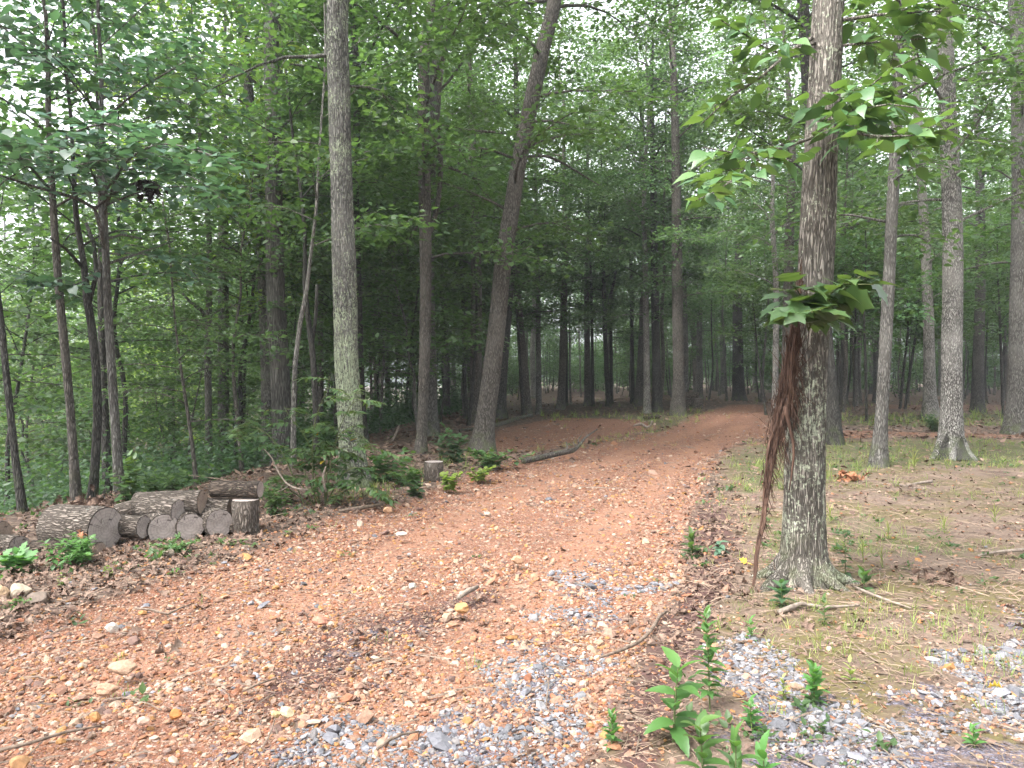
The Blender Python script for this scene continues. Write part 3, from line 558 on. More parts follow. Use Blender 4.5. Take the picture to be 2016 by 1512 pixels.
tree('big trunk cut by the right edge of the picture', 19, [(2004, 858, 44), (2006, 760, 38), (2008, 600, 36), (2012, 400, 34), (2010, 200, 32), (2006, 60, 30)], BG, LM, 17, cb=3.5, Rc=3.2, fork=[[(2010, 150, 16, 0), (1990, 125, 12, -.5), (1960, 110, 9, -1), (1920, 80, 6, -1.5)]])
tree('dark slender trunk on the far side of the lawn, beside the pale log', 37, [(1661, 800, 15), (1662, 690, 13), (1665, 560, 11)], BD, LF, 16, cb=3.5, Rc=3.4)
tree('pale far trunk beyond the pale log on the lawn', 42, [(1688, 785, 12), (1690, 650, 10), (1690, 540, 9)], BP, LF, 17, cb=4.5, Rc=3.6)
tree('grey forked-topped big trunk where the road disappears uphill', 40, [(1455, 795, 24), (1453, 700, 20), (1452, 600, 18), (1456, 480, 16), (1460, 400, 13)], BD, LF, 20, cb=4.5, Rc=4.2, nl=26)
tree('thin pale trunk just left of the vine-clad oak', 22, [(1525, 842, 13), (1527, 700, 11), (1528, 560, 10), (1520, 430, 9)], BP, LF, 13, cb=3.5, Rc=2.6)
tree('brown trunk showing through directly behind the hairy vine', 25, [(1546, 832, 22), (1549, 700, 20), (1553, 520, 18), (1556, 400, 16)], BB, LF, 16, cb=4.5, Rc=3)
tree('far thin trunk left of the uphill road end, behind the log stack', 46, [(1377, 795, 13), (1377, 640, 11), (1376, 480, 9)], BG, LF, 18, cb=4.0, Rc=3.6)
tree('broad-leaved young tree filling the gap right of the vine-clad oak', 24, [(1706, 826, 5), (1704, 720, 5), (1700, 600, 4)], BD, M['leaf_big'], 6.2, name='young_tree', cb=2.4, Rc=1.9, nl=16, T=T_F, size=.17, dens=24, sides=10)
tree('bare-stemmed young tree between the slim grey trunk and the dark leaning trunk', 29, [(1680, 830, 4), (1682, 740, 4), (1684, 640, 3)], BD, LM, 5.5, name='young_tree', cb=2.6, Rc=1.6, nl=14, sides=8)
tree('thin dark stem just right of the slim grey trunk', 31, [(1772, 818, 5), (1778, 740, 5), (1788, 650, 4)], BD, LM, 6.5, name='young_tree', cb=2.9, Rc=1.8, nl=16, sides=8)
tree('second thin dark stem leaning beside the first, right of the slim grey trunk', 31.5, [(1782, 816, 5), (1792, 730, 5), (1806, 640, 4)], BD, LM, 6, name='young_tree', cb=2.8, Rc=1.7, nl=14, sides=8)
tree('small leafy tree in front of the far trunks right of the pale flaky oak', 26, [(1975, 826, 5), (1972, 730, 5), (1968, 620, 4)], BD, M['leaf_big'], 6.5, name='young_tree', cb=2.6, Rc=2.1, nl=18, T=T_F, size=.16, dens=24, sides=8)
tree('crooked thin stem left of the uphill road end', 26, [(1508, 835, 5), (1500, 760, 4), (1490, 680, 3)], BD, LM, 5, name='young_tree', cb=2.6, Rc=1.4, nl=12, sides=8)
# centre
tree('pale-footed thick trunk in front of the stacked logs beside the road', 27, [(1335, 824, 27), (1336, 740, 22), (1334, 620, 21), (1332, 440, 19), (1330, 280, 16), (1325, 120, 13)], BB, LF, 18, cb=4.0, Rc=3.4, nl=26)
tree('greyish trunk close behind the pale-footed one', 33, [(1345, 808, 18), (1347, 700, 16), (1343, 560, 15)], BG, LF, 17, cb=4.5, Rc=3.2)
tree('dark straight trunk left of the pale-footed trunk', 29, [(1293, 815, 19), (1292, 700, 17), (1289, 560, 15), (1287, 400, 13), (1284, 260, 11)], BD, LF, 17, cb=4.0, Rc=3.2, nl=24)
tree('wide-based trunk among the close group at the clearing edge', 34, [(1262, 808, 26), (1264, 720, 20), (1268, 620, 18), (1270, 460, 15)], BB, LF, 18, cb=3.5, Rc=3.8, nl=24)
tree('slim pale trunk in front of the wide-based one', 28.5, [(1274, 820, 14), (1273, 700, 12), (1270, 520, 10), (1268, 350, 8)], BP, LF, 15, cb=3.2, Rc=2.8)
tree('blackish pole-thin tree right of the forking pair', 36, [(1246, 799, 8), (1244, 650, 7), (1242, 500, 6)], BD, LF, 12, name='young_tree', cb=3.2, Rc=2.4, nl=16)
tree('slender dark tree that forks like a wine glass above the clearing', 34, [(1198, 803, 10), (1193, 700, 9), (1190, 610, 8), (1187, 520, 7)], BD, LF, 14, name='young_tree', cb=3.2, Rc=3, fork=[[(1191, 620, 6, 0), (1205, 570, 5, 0), (1215, 520, 4, 0), (1222, 460, 3, 0)]])
tree('thin dark stem just behind the wine-glass fork', 37, [(1204, 800, 7), (1203, 680, 6), (1205, 560, 5)], BD, LF, 11, name='young_tree', cb=3.2, Rc=2.2, nl=14)
tree('tan trunk left of two thin poles at the back of the clearing', 36, [(1157, 801, 14), (1156, 690, 12), (1155, 560, 10)], BB, LF, 17, cb=3.5, Rc=3.4)
tree('thin dark pole beside the tan trunk at the back of the clearing', 35, [(1167, 803, 7), (1166, 690, 6), (1164, 560, 5)], BD, LF, 11, name='young_tree', cb=3.2, Rc=2)
tree('grey-tan trunk at the back left of the red clearing with a dark twin', 33, [(1104, 808, 16), (1108, 700, 14), (1111, 560, 12), (1113, 440, 10)], BB, LF, 17, cb=3.5, Rc=3.6)
tree('dark twin close behind the grey-tan trunk', 37, [(1113, 804, 11), (1113, 700, 10), (1112, 590, 9)], BD, LF, 15, cb=3.5, Rc=3)
tree('slim greyish tree between the grey-tan trunk and the leaning thin pair', 30, [(1061, 817, 12), (1060, 700, 10), (1059, 560, 9), (1055, 430, 7)], BG, LF, 13, name='young_tree', cb=3.2, Rc=2.6)
tree('slightly leaning brown trunk touching a black pole, left of the clearing', 29, [(1039, 818, 17), (1032, 720, 15), (1022, 610, 13), (1015, 480, 11)], BB, LF, 15, cb=3.5, Rc=3)
tree('black pole-like stem touching the leaning brown trunk', 28.6, [(1030, 820, 7), (1024, 720, 6), (1018, 620, 5)], BD, LF, 9, name='young_tree', cb=3.2, Rc=1.8, nl=12)
tree('dark grey thick trunk just right of the big leaning tree', 26, [(981, 826, 28), (986, 740, 24), (996, 640, 21), (1004, 560, 18)], BD, LF, 17, cb=4.0, Rc=3.4)
tree('big leaning tree whose trunk slants up to the right beside the red clearing', 15.2, [(949, 892, 42), (955, 830, 36), (966, 750, 35), (978, 640, 33), (990, 520, 32), (1006, 420, 31), (1022, 320, 30), (1046, 200, 29), (1070, 90, 28), (1092, 0, 27)], BB, LM, 17, cb=3.9, Rc=3.4, nl=24, sides=40, rough=.006, lean_end=.8,
     fork=[[(1020, 315, 6, 0), (975, 298, 5, -.3), (940, 290, 3, -.6)], [(1035, 240, 6, 0), (1090, 238, 5, -.3), (1140, 250, 3, -.5)], [(1030, 310, 7, 0), (1080, 308, 6, .4), (1140, 340, 4, .8), (1180, 365, 2, 1)]])
tree('straight brown trunk partly hidden behind the foot of the big leaning tree', 24, [(939, 836, 27), (937, 700, 24), (938, 560, 21), (934, 400, 18)], BB, LF, 17, cb=4.0, Rc=3.2)
tree('slim brown trunk in front of a thicker one, between the stump and the lichen tree', 14.8, [(829, 895, 22), (832, 820, 19), (836, 700, 21), (838, 560, 22), (836, 350, 24), (834, 180, 22), (840, 60, 18), (852, 0, 16)], BB, LM, 17, cb=3.5, Rc=3.2, nl=24, sides=32,
     fork=[[(836, 480, 12, .1), (858, 420, 11, .2), (868, 330, 10, .3), (862, 230, 9, .3), (872, 120, 8, .4), (890, 0, 7, .4)]])
tree('thicker grey-brown trunk directly behind the slim one, left of the stump', 18.5, [(847, 868, 31), (845, 780, 29), (844, 680, 28), (842, 520, 26), (845, 350, 24)], BG, LM, 17, cb=4.5, Rc=3.2, nl=18)
tree('thin dark trunk in the shade between the slim trunk pair and the leaning tree', 26, [(918, 836, 9), (914, 720, 8), (912, 600, 7), (905, 450, 6)], BD, LF, 12, name='young_tree', cb=3.2, Rc=2.4)
# left
tree('big trunk with pale green lichen on its lower half, rising behind the bush', 10.3, [(697, 962, 52), (693, 890, 46), (688, 800, 45), (682, 700, 44), (680, 600, 43), (676, 480, 42), (671, 340, 40), (667, 180, 40), (665, 0, 38)], M['bark_lichen'], LM, 17, cb=5.2, Rc=3.4, nl=22, sides=110, rough=.012, T=T_F, dens=26, size=.14)
tree('dark trunk showing on the right side behind the lichen tree', 17, [(712, 870, 24), (707, 760, 22), (704, 640, 20), (700, 480, 19)], BD, LM, 16, cb=5, Rc=3, nl=18)
tree('thin dark trunk showing on the left side behind the lichen tree', 18, [(668, 870, 14), (664, 740, 12), (662, 600, 11)], BD, LM, 13, cb=4.5, Rc=2.6, nl=16)
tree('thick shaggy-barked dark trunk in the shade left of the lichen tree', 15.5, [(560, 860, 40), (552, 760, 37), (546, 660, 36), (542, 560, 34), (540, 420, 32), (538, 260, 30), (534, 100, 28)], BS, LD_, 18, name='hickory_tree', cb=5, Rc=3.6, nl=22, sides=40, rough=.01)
tree('paler shaggy trunk close on the left of the thick shaggy one', 17.5, [(530, 860, 26), (526, 740, 24), (522, 640, 22), (516, 500, 20), (505, 330, 19), (490, 180, 18), (476, 40, 16)], BG, LM, 17, name='hickory_tree', cb=5.5, Rc=3.2, nl=18)
tree('slender pale forked trunk beside the thick shaggy one', 12.5, [(577, 930, 11), (578, 820, 10), (581, 720, 9), (592, 630, 8), (604, 570, 7), (612, 500, 6)], BP, LM, 9, name='young_tree', cb=3.4, Rc=2.2, nl=14, T=T_F)
tree('dark Y-forked young tree between the shaggy trunk and the lichen tree', 14, [(624, 880, 13), (620, 760, 12), (615, 690, 11), (606, 620, 9), (600, 560, 8)], BD, LM, 10, name='young_tree', cb=3.6, Rc=2.4, nl=14, fork=[[(614, 680, 8, 0), (622, 620, 7, 0), (624, 560, 6, 0)]])
tree('grey crooked tree with a low slanting limb in the bright opening at left', 17, [(412, 900, 14), (410, 780, 13), (409, 680, 13), (411, 620, 12), (412, 540, 11)], BG, LY, 11, cb=3.6, Rc=3, nl=18, fork=[[(408, 632, 9, 0), (395, 610, 8, 0), (372, 592, 6, 0), (345, 560, 4, 0)]])
tree('dark grey trunk top showing behind the grey crooked tree', 20, [(440, 880, 22), (440, 700, 21), (440, 560, 19), (438, 420, 17)], BG, LY, 14, cb=5, Rc=3.2, nl=18)
def canopy(tg, lg, base, rg, lst, T=T_HEART, size=.12):
    for b, r0, kw in lst: bough(tg, lg, [w - base for w in wpts(b)], r0, rg, T, size, **kw)
tree('leaning thin dark trunk at the very left edge', 8.4, [(45, 1040, 14), (30, 900, 13), (15, 760, 12), (3, 640, 11), (-10, 540, 9), (-25, 400, 8)], BD, LB, 6.5, name='young_tree', cb=3.0, Rc=1.6, nl=8, T=T_F, dens=22)
tree('slim straight brown trunk left of the forked dark one, behind the woodpile', 9.2, [(150, 1010, 17), (145, 900, 16), (138, 800, 15), (128, 690, 15), (115, 560, 14), (103, 380, 12), (95, 230, 10)], BB, LB, 7.5, name='young_tree', cb=3.2, Rc=2.0, nl=10, T=T_F, dens=22,
     extra=lambda tg, lg, base, rg: canopy(tg, lg, base, rg, [([(103, 380, 9.2), (60, 330, 8.2), (10, 290, 7.4), (-60, 270, 7)], .02, dict(nsub=12, sublen=.6, per=7)), ([(100, 300, 9.2), (150, 260, 8), (220, 245, 7.2), (310, 290, 6.6)], .018, dict(nsub=14, sublen=.6, per=7))]))
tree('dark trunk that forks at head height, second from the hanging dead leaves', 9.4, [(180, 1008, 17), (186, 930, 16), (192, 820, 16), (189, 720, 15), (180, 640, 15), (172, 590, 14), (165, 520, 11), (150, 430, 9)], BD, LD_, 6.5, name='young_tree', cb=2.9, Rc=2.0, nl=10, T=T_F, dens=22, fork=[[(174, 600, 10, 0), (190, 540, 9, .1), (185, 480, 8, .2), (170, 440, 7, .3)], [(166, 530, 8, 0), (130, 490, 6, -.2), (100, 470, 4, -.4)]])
tree('knotty young tree holding the clump of dead leaves in its crown', 9.0, [(236, 1012, 18), (231, 900, 17), (224, 790, 16), (217, 680, 15), (211, 580, 14), (208, 500, 13), (205, 420, 11), (206, 340, 9), (200, 240, 8)], BG, LB, 8, name='young_tree', cb=3.4, Rc=2.4, nl=12, T=T_F, dens=22,
     fork=[[(208, 500, 9, 0), (198, 450, 8, -.1), (186, 410, 7, -.2), (150, 390, 6, -.4), (60, 365, 5, -.8), (0, 345, 3, -1.2)], [(188, 410, 7, -.2), (215, 385, 6, -.3), (250, 365, 5, -.5), (290, 355, 4, -.6)], [(212, 470, 6, 0), (240, 462, 5, .2), (280, 470, 4, .4)], [(210, 520, 6, 0), (270, 500, 5, .3), (340, 475, 4, .8)]],
     extra=lambda tg, lg, base, rg: canopy(tg, lg, base, rg, [
         ([(205, 420, 9), (240, 330, 8), (310, 285, 7.2), (400, 300, 6.6), (470, 330, 6.2)], .018, dict(nsub=16, sublen=.55, per=7)),
         ([(205, 400, 9), (170, 320, 8), (110, 290, 7), (40, 280, 6.4)], .018, dict(nsub=16, sublen=.6, per=7)),
         ([(205, 380, 9), (260, 300, 7.6), (225, 310, 7.0), (150, 325, 6.6)], .016, dict(nsub=14, sublen=.5, per=7)),
         ([(206, 340, 9), (300, 330, 8.4), (380, 350, 7.6), (440, 395, 7)], .014, dict(nsub=14, sublen=.5, per=7)),
         ([(200, 240, 9), (150, 170, 8.4), (90, 120, 8), (20, 90, 7.6)], .016, dict(nsub=14, sublen=.6, per=6)),
         ([(200, 240, 9), (270, 180, 8.6), (350, 130, 8.2), (420, 90, 8)], .016, dict(nsub=14, sublen=.6, per=6)),
         ([(210, 520, 9), (150, 560, 8.8), (90, 560, 8.6), (40, 545, 8.4)], .010, dict(nsub=12, sublen=.45, per=6)),
         ([(210, 500, 9), (280, 500, 8.8), (360, 520, 8.6), (400, 560, 8.4)], .010, dict(nsub=12, sublen=.45, per=6))]))
tree('dark trunk between the forked one and the knotty young tree, a little farther back', 11.5, [(212, 960, 17), (208, 860, 16), (203, 760, 15), (200, 640, 13), (198, 540, 11)], BD, LD_, 8, name='young_tree', cb=3, Rc=2.2, nl=12, T=T_F, dens=24)
tree('feathery thin sapling in the open shade right of the knotty young tree', 11, [(387, 945, 8), (378, 870, 7), (366, 790, 6), (354, 710, 5), (345, 640, 4)], BB, LM, 4.2, name='sapling', cat='sapling', cb=.9, Rc=1.5, nl=18, prof='cone', T=T_FN, size=.09, dens=30, e0=(0, 25), flat=.04, sides=10, rough=0)
# boughs reaching in from the lichen tree
def bough_tree():
    pass
# ------------------------------------------------------------------ the woods behind: a few grown kinds, copied one by one
def proto_tree(name, H, cb, Rc, nl, r0, bark, leaf, seed, **kw):
    rg = np.random.default_rng(seed); z = np.linspace(0, H, 9)
    bx = np.cumsum(rg.normal(size=9) * .10); by = np.cumsum(rg.normal(size=9) * .10); bx -= bx[0]; by -= by[0]
    P = np.stack([bx, by, z, r0 * (1 - .93 * (z / H) ** 1.15)], 1); P = np.concatenate([[[0, 0, -.5, r0 * 1.1]], P])
    root = empty(name, (0, -60, -30), 'tree', 'tree'); tg, lg = Geo(), Geo(); trunk_tube(tg, P, 12, 0, .35, seed, 0)
    grow(tg, lg, P, H, cb, Rc, nl, rg, **kw); tg.build('trunk', bark, root); lg.build('crown', leaf, root); return root
class Stock:
    """copies of one grown kind; the first one placed is the original itself"""
    def __init__(s, root): s.root = root; s.used = False
    def put(s, x, y, rz, scale, label, group=None, cat=None):
        loc = (x, y, float(Hgt(x, y)))
        if not s.used:
            s.used = True; r = s.root; r.location = loc; r.rotation_euler = (0, 0, rz); r.scale = (scale,) * 3 if np.isscalar(scale) else scale; r['label'] = label
            if group: r['group'] = group
        else: r = copy_thing(s.root, loc, rz, scale, label, group)
        if cat: r['category'] = cat
        return r
wr = np.random.default_rng(21)
tall = [Stock(proto_tree('forest_tree', H, cb, Rc, nl, r0, M[b], M[l], 300 + k, dens=30, size=.2, T=T_Q, subs=(5, 7), twig=False, spread=.34, flat=.16)) for k, (H, cb, Rc, nl, r0, b, l) in enumerate([
    (19, 5.5, 3.6, 34, .17, 'bark_grey', 'leaf_far'), (21, 6, 4.0, 36, .22, 'bark_brown', 'leaf_far'), (17, 4.5, 3.2, 32, .13, 'bark_dark', 'leaf_mid'), (22, 7, 4.2, 36, .2, 'bark_pale', 'leaf_far'), (18, 4, 3.4, 34, .12, 'bark_brown', 'leaf_mid')])]
young = [Stock(proto_tree('understory_tree', H, cb, Rc, nl, r0, M[b], M[l], 340 + k, dens=34, size=.14, T=T_Q, subs=(4, 6), e0=(0, 28), flat=.06, droop=.06, prof=pf)) for k, (H, cb, Rc, nl, r0, b, l, pf) in enumerate([
    (6.5, 1.8, 2.3, 26, .04, 'bark_dark', 'leaf_mid', 'oval'), (8, 2.4, 2.4, 28, .05, 'bark_brown', 'leaf_far', 'oval'), (5, 1.2, 1.9, 24, .035, 'bark_grey', 'leaf_mid', 'cone'), (9.5, 3, 2.6, 28, .055, 'bark_dark', 'leaf_far', 'oval')])]
sunny = [Stock(proto_tree('understory_tree', H, cb, Rc, nl, r0, M[b], M[l], 360 + k, dens=34, size=.15, T=T_Q, subs=(4, 6), e0=(0, 28), flat=.06, droop=.06, prof=pf)) for k, (H, cb, Rc, nl, r0, b, l, pf) in enumerate([
    (7, .8, 2.4, 30, .045, 'bark_dark', 'leaf_yellow', 'oval'), (9, 1.5, 2.8, 32, .06, 'bark_brown', 'leaf_yellow', 'oval')])]
poles = [Stock(proto_tree('pole_tree', H, cb, Rc, nl, r0, M[b], M[l], 380 + k, dens=30, size=.17, T=T_Q, subs=(3, 5), twig=False, spread=.3)) for k, (H, cb, Rc, nl, r0, b, l) in enumerate([
    (13, 5, 1.7, 16, .05, 'bark_dark', 'leaf_far'), (14, 5.5, 1.9, 18, .065, 'bark_grey', 'leaf_far'), (12, 4.5, 1.6, 16, .04, 'bark_brown', 'leaf_far')])]
mids = [Stock(proto_tree('young_tree', H, cb, Rc, nl, r0, M[b], M[l], 420 + k, dens=46, size=.15, T=T_Q, subs=(4, 6), e0=(-5, 30), flat=.08, droop=.07)) for k, (H, cb, Rc, nl, r0, b, l) in enumerate([
    (12, 3.6, 2.8, 30, .06, 'bark_dark', 'leaf_mid'), (13.5, 4.2, 3.0, 32, .075, 'bark_brown', 'leaf_far'), (10.5, 3.2, 2.6, 28, .05, 'bark_grey', 'leaf_mid')])]
placed = []
def ok(x, y, dm):
    return all((x - a) ** 2 + (y - b) ** 2 > dm * dm for a, b in placed)
def road_clear(x, y):
    xx, yy = np.array([x]), np.array([y]); return max(poly_sd(ROAD, xx, yy)[0], poly_sd(CLEAR, xx, yy)[0], poly_sd(SIDE, xx, yy)[0], poly_sd(GR2, xx, yy)[0]) < -.8
def scatter(stocks, n, yr, pxr, label, group, dm=1.6, sc=(.85, 1.15), cat=None, cond=None):
    k = 0; tries = 0
    while k < n and tries < n * 60:
        tries += 1; y = math.sqrt(wr.uniform(yr[0] ** 2, yr[1] ** 2)); px = wr.uniform(*pxr); x = (px - 1008) / FPX * y
        if not ok(x, y, dm) or not road_clear(x, y) or (cond and not cond(px, y)): continue
        placed.append((x, y)); stocks[wr.integers(len(stocks))].put(x, y, wr.uniform(0, 6.28), wr.uniform(*sc), label, group, cat); k += 1
gap = lambda px, y: not (1085 < px < 1190)
scatter(tall, 20, (50, 92), (930, 1560), 'tall tree far back in the woods behind the red clearing', 'far tall trees behind the red clearing', 2.4, cond=gap)
scatter(tall, 30, (40, 90), (1560, 2120), 'tall tree far back in the woods beyond the right-hand lawn', 'far tall trees beyond the lawn', 2.6)
scatter(tall, 36, (24, 75), (520, 950), 'tall tree in the dark woods behind the trunks left of the clearing', 'tall trees in the dark woods left of the clearing', 2.4)
scatter(tall, 6, (40, 75), (-120, 520), 'tall tree down the slope behind the woodpile', 'tall trees down the slope', 3.2)
scatter(poles, 60, (34, 80), (880, 1560), 'pole-thin trunk in the crowded woods behind the red clearing', 'pole-thin trees behind the clearing', 1.0)
scatter(poles, 34, (38, 80), (1560, 2080), 'pole-thin trunk in the woods beyond the right-hand lawn', 'pole-thin trees beyond the lawn', 1.2)
scatter(mids, 7, (28, 46), (960, 1560), 'young leafy tree with a slim trunk among the trees around the red clearing', 'young trees around the clearing', 1.8, cond=gap)
scatter(mids, 16, (22, 46), (1560, 2080), 'young leafy tree with a slim trunk among the trees around the lawn', 'young trees around the lawn', 2.2)
scatter(mids, 14, (18, 40), (560, 960), 'young leafy tree with a slim trunk in the shade left of the clearing', 'young trees left of the clearing', 2)
scatter(young, 60, (38, 80), (900, 2100), 'low leafy understory tree among the far trunks', 'understory trees among the far trunks', 1.6, cat='understory tree')
scatter(young, 34, (17, 46), (440, 900), 'low leafy understory tree in the shade around the lichen tree and leaning tree', 'understory trees in the shade left of the clearing', 1.5, cat='understory tree')
scatter(young, 16, (12, 26), (-60, 480), 'leafy understory tree in the dim hollow behind the woodpile', 'understory trees in the hollow', 1.5, cat='understory tree')
scatter(sunny, 26, (22, 55), (-150, 520), 'understory tree in the opening beyond the hollow, sunlight painted into its yellow-green leaves', 'sunlit understory trees on the left', 1.8, cat='understory tree')
low = [Stock(proto_tree('understory_bush', H, cb, Rc, nl, r0, M['bark_dark'], M[l], 400 + k, dens=30, size=.19, T=T_Q, subs=(4, 5), e0=(0, 35), flat=.12, droop=.06, prof='dome', twig=False)) for k, (H, cb, Rc, nl, r0, l) in enumerate([
    (3.2, .3, 1.7, 22, .03, 'leaf_far'), (4.5, .5, 2.0, 24, .035, 'leaf_far'), (2.4, .2, 1.5, 20, .025, 'leaf_mid')])]
scatter(low, 60, (52, 92), (880, 1480), 'low leafy bush far back between the trunks behind the clearing', 'low bushes far behind the clearing', 1.3, cat='bush')
scatter(low, 46, (52, 92), (1480, 2120), 'low leafy bush far back between the trunks beyond the lawn', 'low bushes far beyond the lawn', 1.3, cat='bush')
for i, (x, y) in enumerate([(-9, -5), (-6, -11), (1, -14), (7, -11), (11, -5), (13, 1.5), (-13, 3), (-14, -13), (14, -15), (4, -22), (-5, -24), (-19, -4), (19, -5), (16, 7)]):  # unseen trees added to block the sky behind the camera and darken the foreground
    tall[i % len(tall)].put(x, y, i * 1.3, .95, 'tall tree added unseen behind or beside the viewpoint to shade the foreground', 'unseen shading trees around the viewpoint')
# ------------------------------------------------------------------ logs, stumps, fallen wood
from mathutils import Vector
lr = np.random.default_rng(77)
def disc(r, n=40, seed=0, rad=None):
    a = np.linspace(0, 2 * np.pi, n, endpoint=False); rr = rad if rad is not None else np.full(n, r)
    v = np.concatenate([[[0, 0, .004]]] + [np.stack([np.cos(a) * rr * k, np.sin(a) * rr * k, 0 * a + (.003 if k < 1 else 0)], 1) for k in (.55, 1.0)])
    i = np.arange(n); j = (i + 1) % n
    return v, [np.stack([np.zeros(n, int), 1 + i, 1 + j], 1), np.stack([1 + i, 1 + n + i, 1 + n + j, 1 + j], 1)]
def log(label, c, r, L, az, el=0.0, bark='log_bark', end='end_grey', group='logs in the woodpile', name='log', both=True, cat='log', squash=1.0):
    """c = centre of the cut end that shows; the body runs from it along azimuth az, elevation el (degrees)"""
    a, e = R(az), R(el); d = Vector((math.cos(a) * math.cos(e), math.sin(a) * math.cos(e), math.sin(e)))
    root = empty(name, c, label, cat, group); root.rotation_euler = d.to_track_quat('Z', 'Y').to_euler()
    sd_ = int(lr.integers(1000)); n = 40; an = np.linspace(0, 2 * np.pi, n, endpoint=False); z = np.linspace(0, L, max(6, int(L / .04)))
    A, Z = np.meshgrid(an, z); q = np.stack([np.cos(A) * 1.3, np.sin(A) * 1.3, Z * 2], -1); q2 = np.stack([np.cos(A) * 6, np.sin(A) * 6, Z * 7], -1)
    rad = r * (1 + .06 * fbm(q, 2, sd_)) + .0055 * (1 - 2.2 * np.abs(fbm(q2, 3, sd_ + 1))) * min(1, r / .1)
    v, f = tube_arr(np.stack([0 * z, 0 * z, z], 1), rad, n, cap=False); g = Geo(); v[:, 1] *= squash; g.add(v, f); g.build('bark', M[bark], root)
    # tube ring starts on its own reference axis: reuse its first and last rings for the ends
    def cap(ring, zz, flip):
        v = np.concatenate([[[0, 0, zz]], ring * [.55, .55, 1], ring * [.965, .965, 1]]); v[:, 2] = zz + (-.004 if flip else .004); k = np.arange(n); m = (k + 1) % n
        f1 = np.stack([np.zeros(n, int), 1 + k, 1 + m], 1); f2 = np.stack([1 + k, 1 + n + k, 1 + n + m, 1 + m], 1); g = Geo(); g.add(v, [f1, f2] if not flip else [f1[:, ::-1], f2[:, ::-1]]); g.build('cut_face', M[end], root, smooth=False)
    cap(v[:n], 0, True)
    if both: cap(v[-n:], L, False)
    return root
def pile(label, px, py, d, r, L, az, el=0, **k): return log(label, at_depth(px, py, d), r, L, az, el, **k)
pile('largest log of the woodpile, with a wide dark end and whitish bark', 208, 1043, 6.62, .195, .56, 163, bark='log_bark')
pile('thin half-buried log lying under the largest log', 196, 1088, 6.5, .085, .62, 173, bark='log_dark', end='end_brown')
pile('small round-ended log just right of the largest log', 283, 1037, 6.8, .097, .5, 168)
pile('log with a pale oval end on the ground in the middle of the woodpile', 322, 1043, 6.9, .137, .42, 128)
pile('small log resting on the two middle ground logs', 353, 1006, 7.02, .105, .42, 160)
pile('log with a dark-rimmed oval end, right neighbour of the pale-ended one', 375, 1037, 7.0, .122, .42, 126)
pile('upper log with a cracked brown end and long ridged bark', 398, 990, 7.18, .117, .62, 179, el=-2, end='end_brown')
pile('ground log with a round end next to the upright block', 432, 1031, 7.1, .128, .42, 134)
pile('log with a narrow brown end leaning against the upright block', 455, 1001, 7.32, .092, .42, 176, end='end_brown')
pile('pale weathered chunk on top of the woodpile at its left', 322, 985, 7.42, .105, .42, 198, el=-14, squash=.8)
pile('short log piece wedged at the foot of the upright block', 466, 1040, 7.2, .06, .3, 156, bark='log_dark', end='end_brown')
pile('log lying crosswise on top of the upright block', 512, 964, 7.3, .078, .47, 176, bark='log_dark', end='end_grey')
pile('upper of the two logs at the left edge of the picture', 3, 1057, 6.62, .13, .6, 176, end='end_brown')
pile('lower of the two logs at the left edge of the picture', 38, 1083, 6.5, .118, .6, 166)
def stump(label, px, py, w, h, bark='log_bark', end='end_grey', group=None, d=None):
    p = ground(px, py); d = p[1]; r = w * d / FPX / 2; hh = h * d / FPX
    return log(label, p + [0, 0, hh], r, hh + .06, 0, -90, bark=bark, end=end, group=group, name='stump', both=False, cat='stump')
stump('upright bark-covered block standing at the right end of the woodpile', 484, 1050, 50, 66, group='logs in the woodpile')
stump('low sawn grey stump between the lichen tree and the road', 854, 947, 38, 38)
def wood(name, label, cat, pts, mat, sides=8, group=None, extra=None, rough=.15):
    """pts: photo points (x, y, width px, height above ground m or None)"""
    W = []
    for a, b, w, h in pts:
        p = ground(a, b); p[2] += (h if h is not None else 0) + w * p[1] / FPX * .3; W.append(np.append(p, .78 * w * p[1] / FPX / 2))
    W = np.array(W); base = W[0, :3].copy(); W[:, :3] -= base; p = resample(W, .06); g = Geo()
    rad = p[:, 3:4] * (1 + rough * fbm(np.stack([np.cos(np.linspace(0, 5.6, sides))[None] + 0 * p[:, :1], np.sin(np.linspace(0, 5.6, sides))[None] + 0 * p[:, :1], np.cumsum(np.ones((len(p), 1)), 0) * .25 + np.zeros((1, sides))], -1), 2, len(pts)))
    g.add(*tube_arr(p[:, :3], rad, sides))
    for e in (extra or []):
        E = np.array([np.append(ground(a, b) + [0, 0, h] - base, w * ground(a, b)[1] / FPX / 2) for a, b, w, h in e]); E = resample(E, .05); g.add(*tube_arr(E[:, :3], E[:, 3], 6))
    return tag(g.build(name, mat, loc=base), label, cat, group)
def up(px, py, base_px, base_py):  # height of a point that stands over a ground point
    d = ground(base_px, base_py)[1]; return at_depth(px, py, d)
def limb(name, label, cat, d0, pts, mat, group=None, kids=(), sides=7):
    """pts: (px, py, width px, depth offset) in the air"""
    base = at_depth(pts[0][0], pts[0][1], d0 + pts[0][3]); g = Geo()
    for lst in [pts, *kids]:
        W = np.array([np.append(at_depth(a, b, d0 + o) - base, w * d0 / FPX / 2) for a, b, w, o in lst]); W = resample(W, .05); g.add(*tube_arr(W[:, :3], W[:, 3], sides))
    return tag(g.build(name, mat, loc=base), label, cat, group)
d1 = ground(1085, 905)[1]
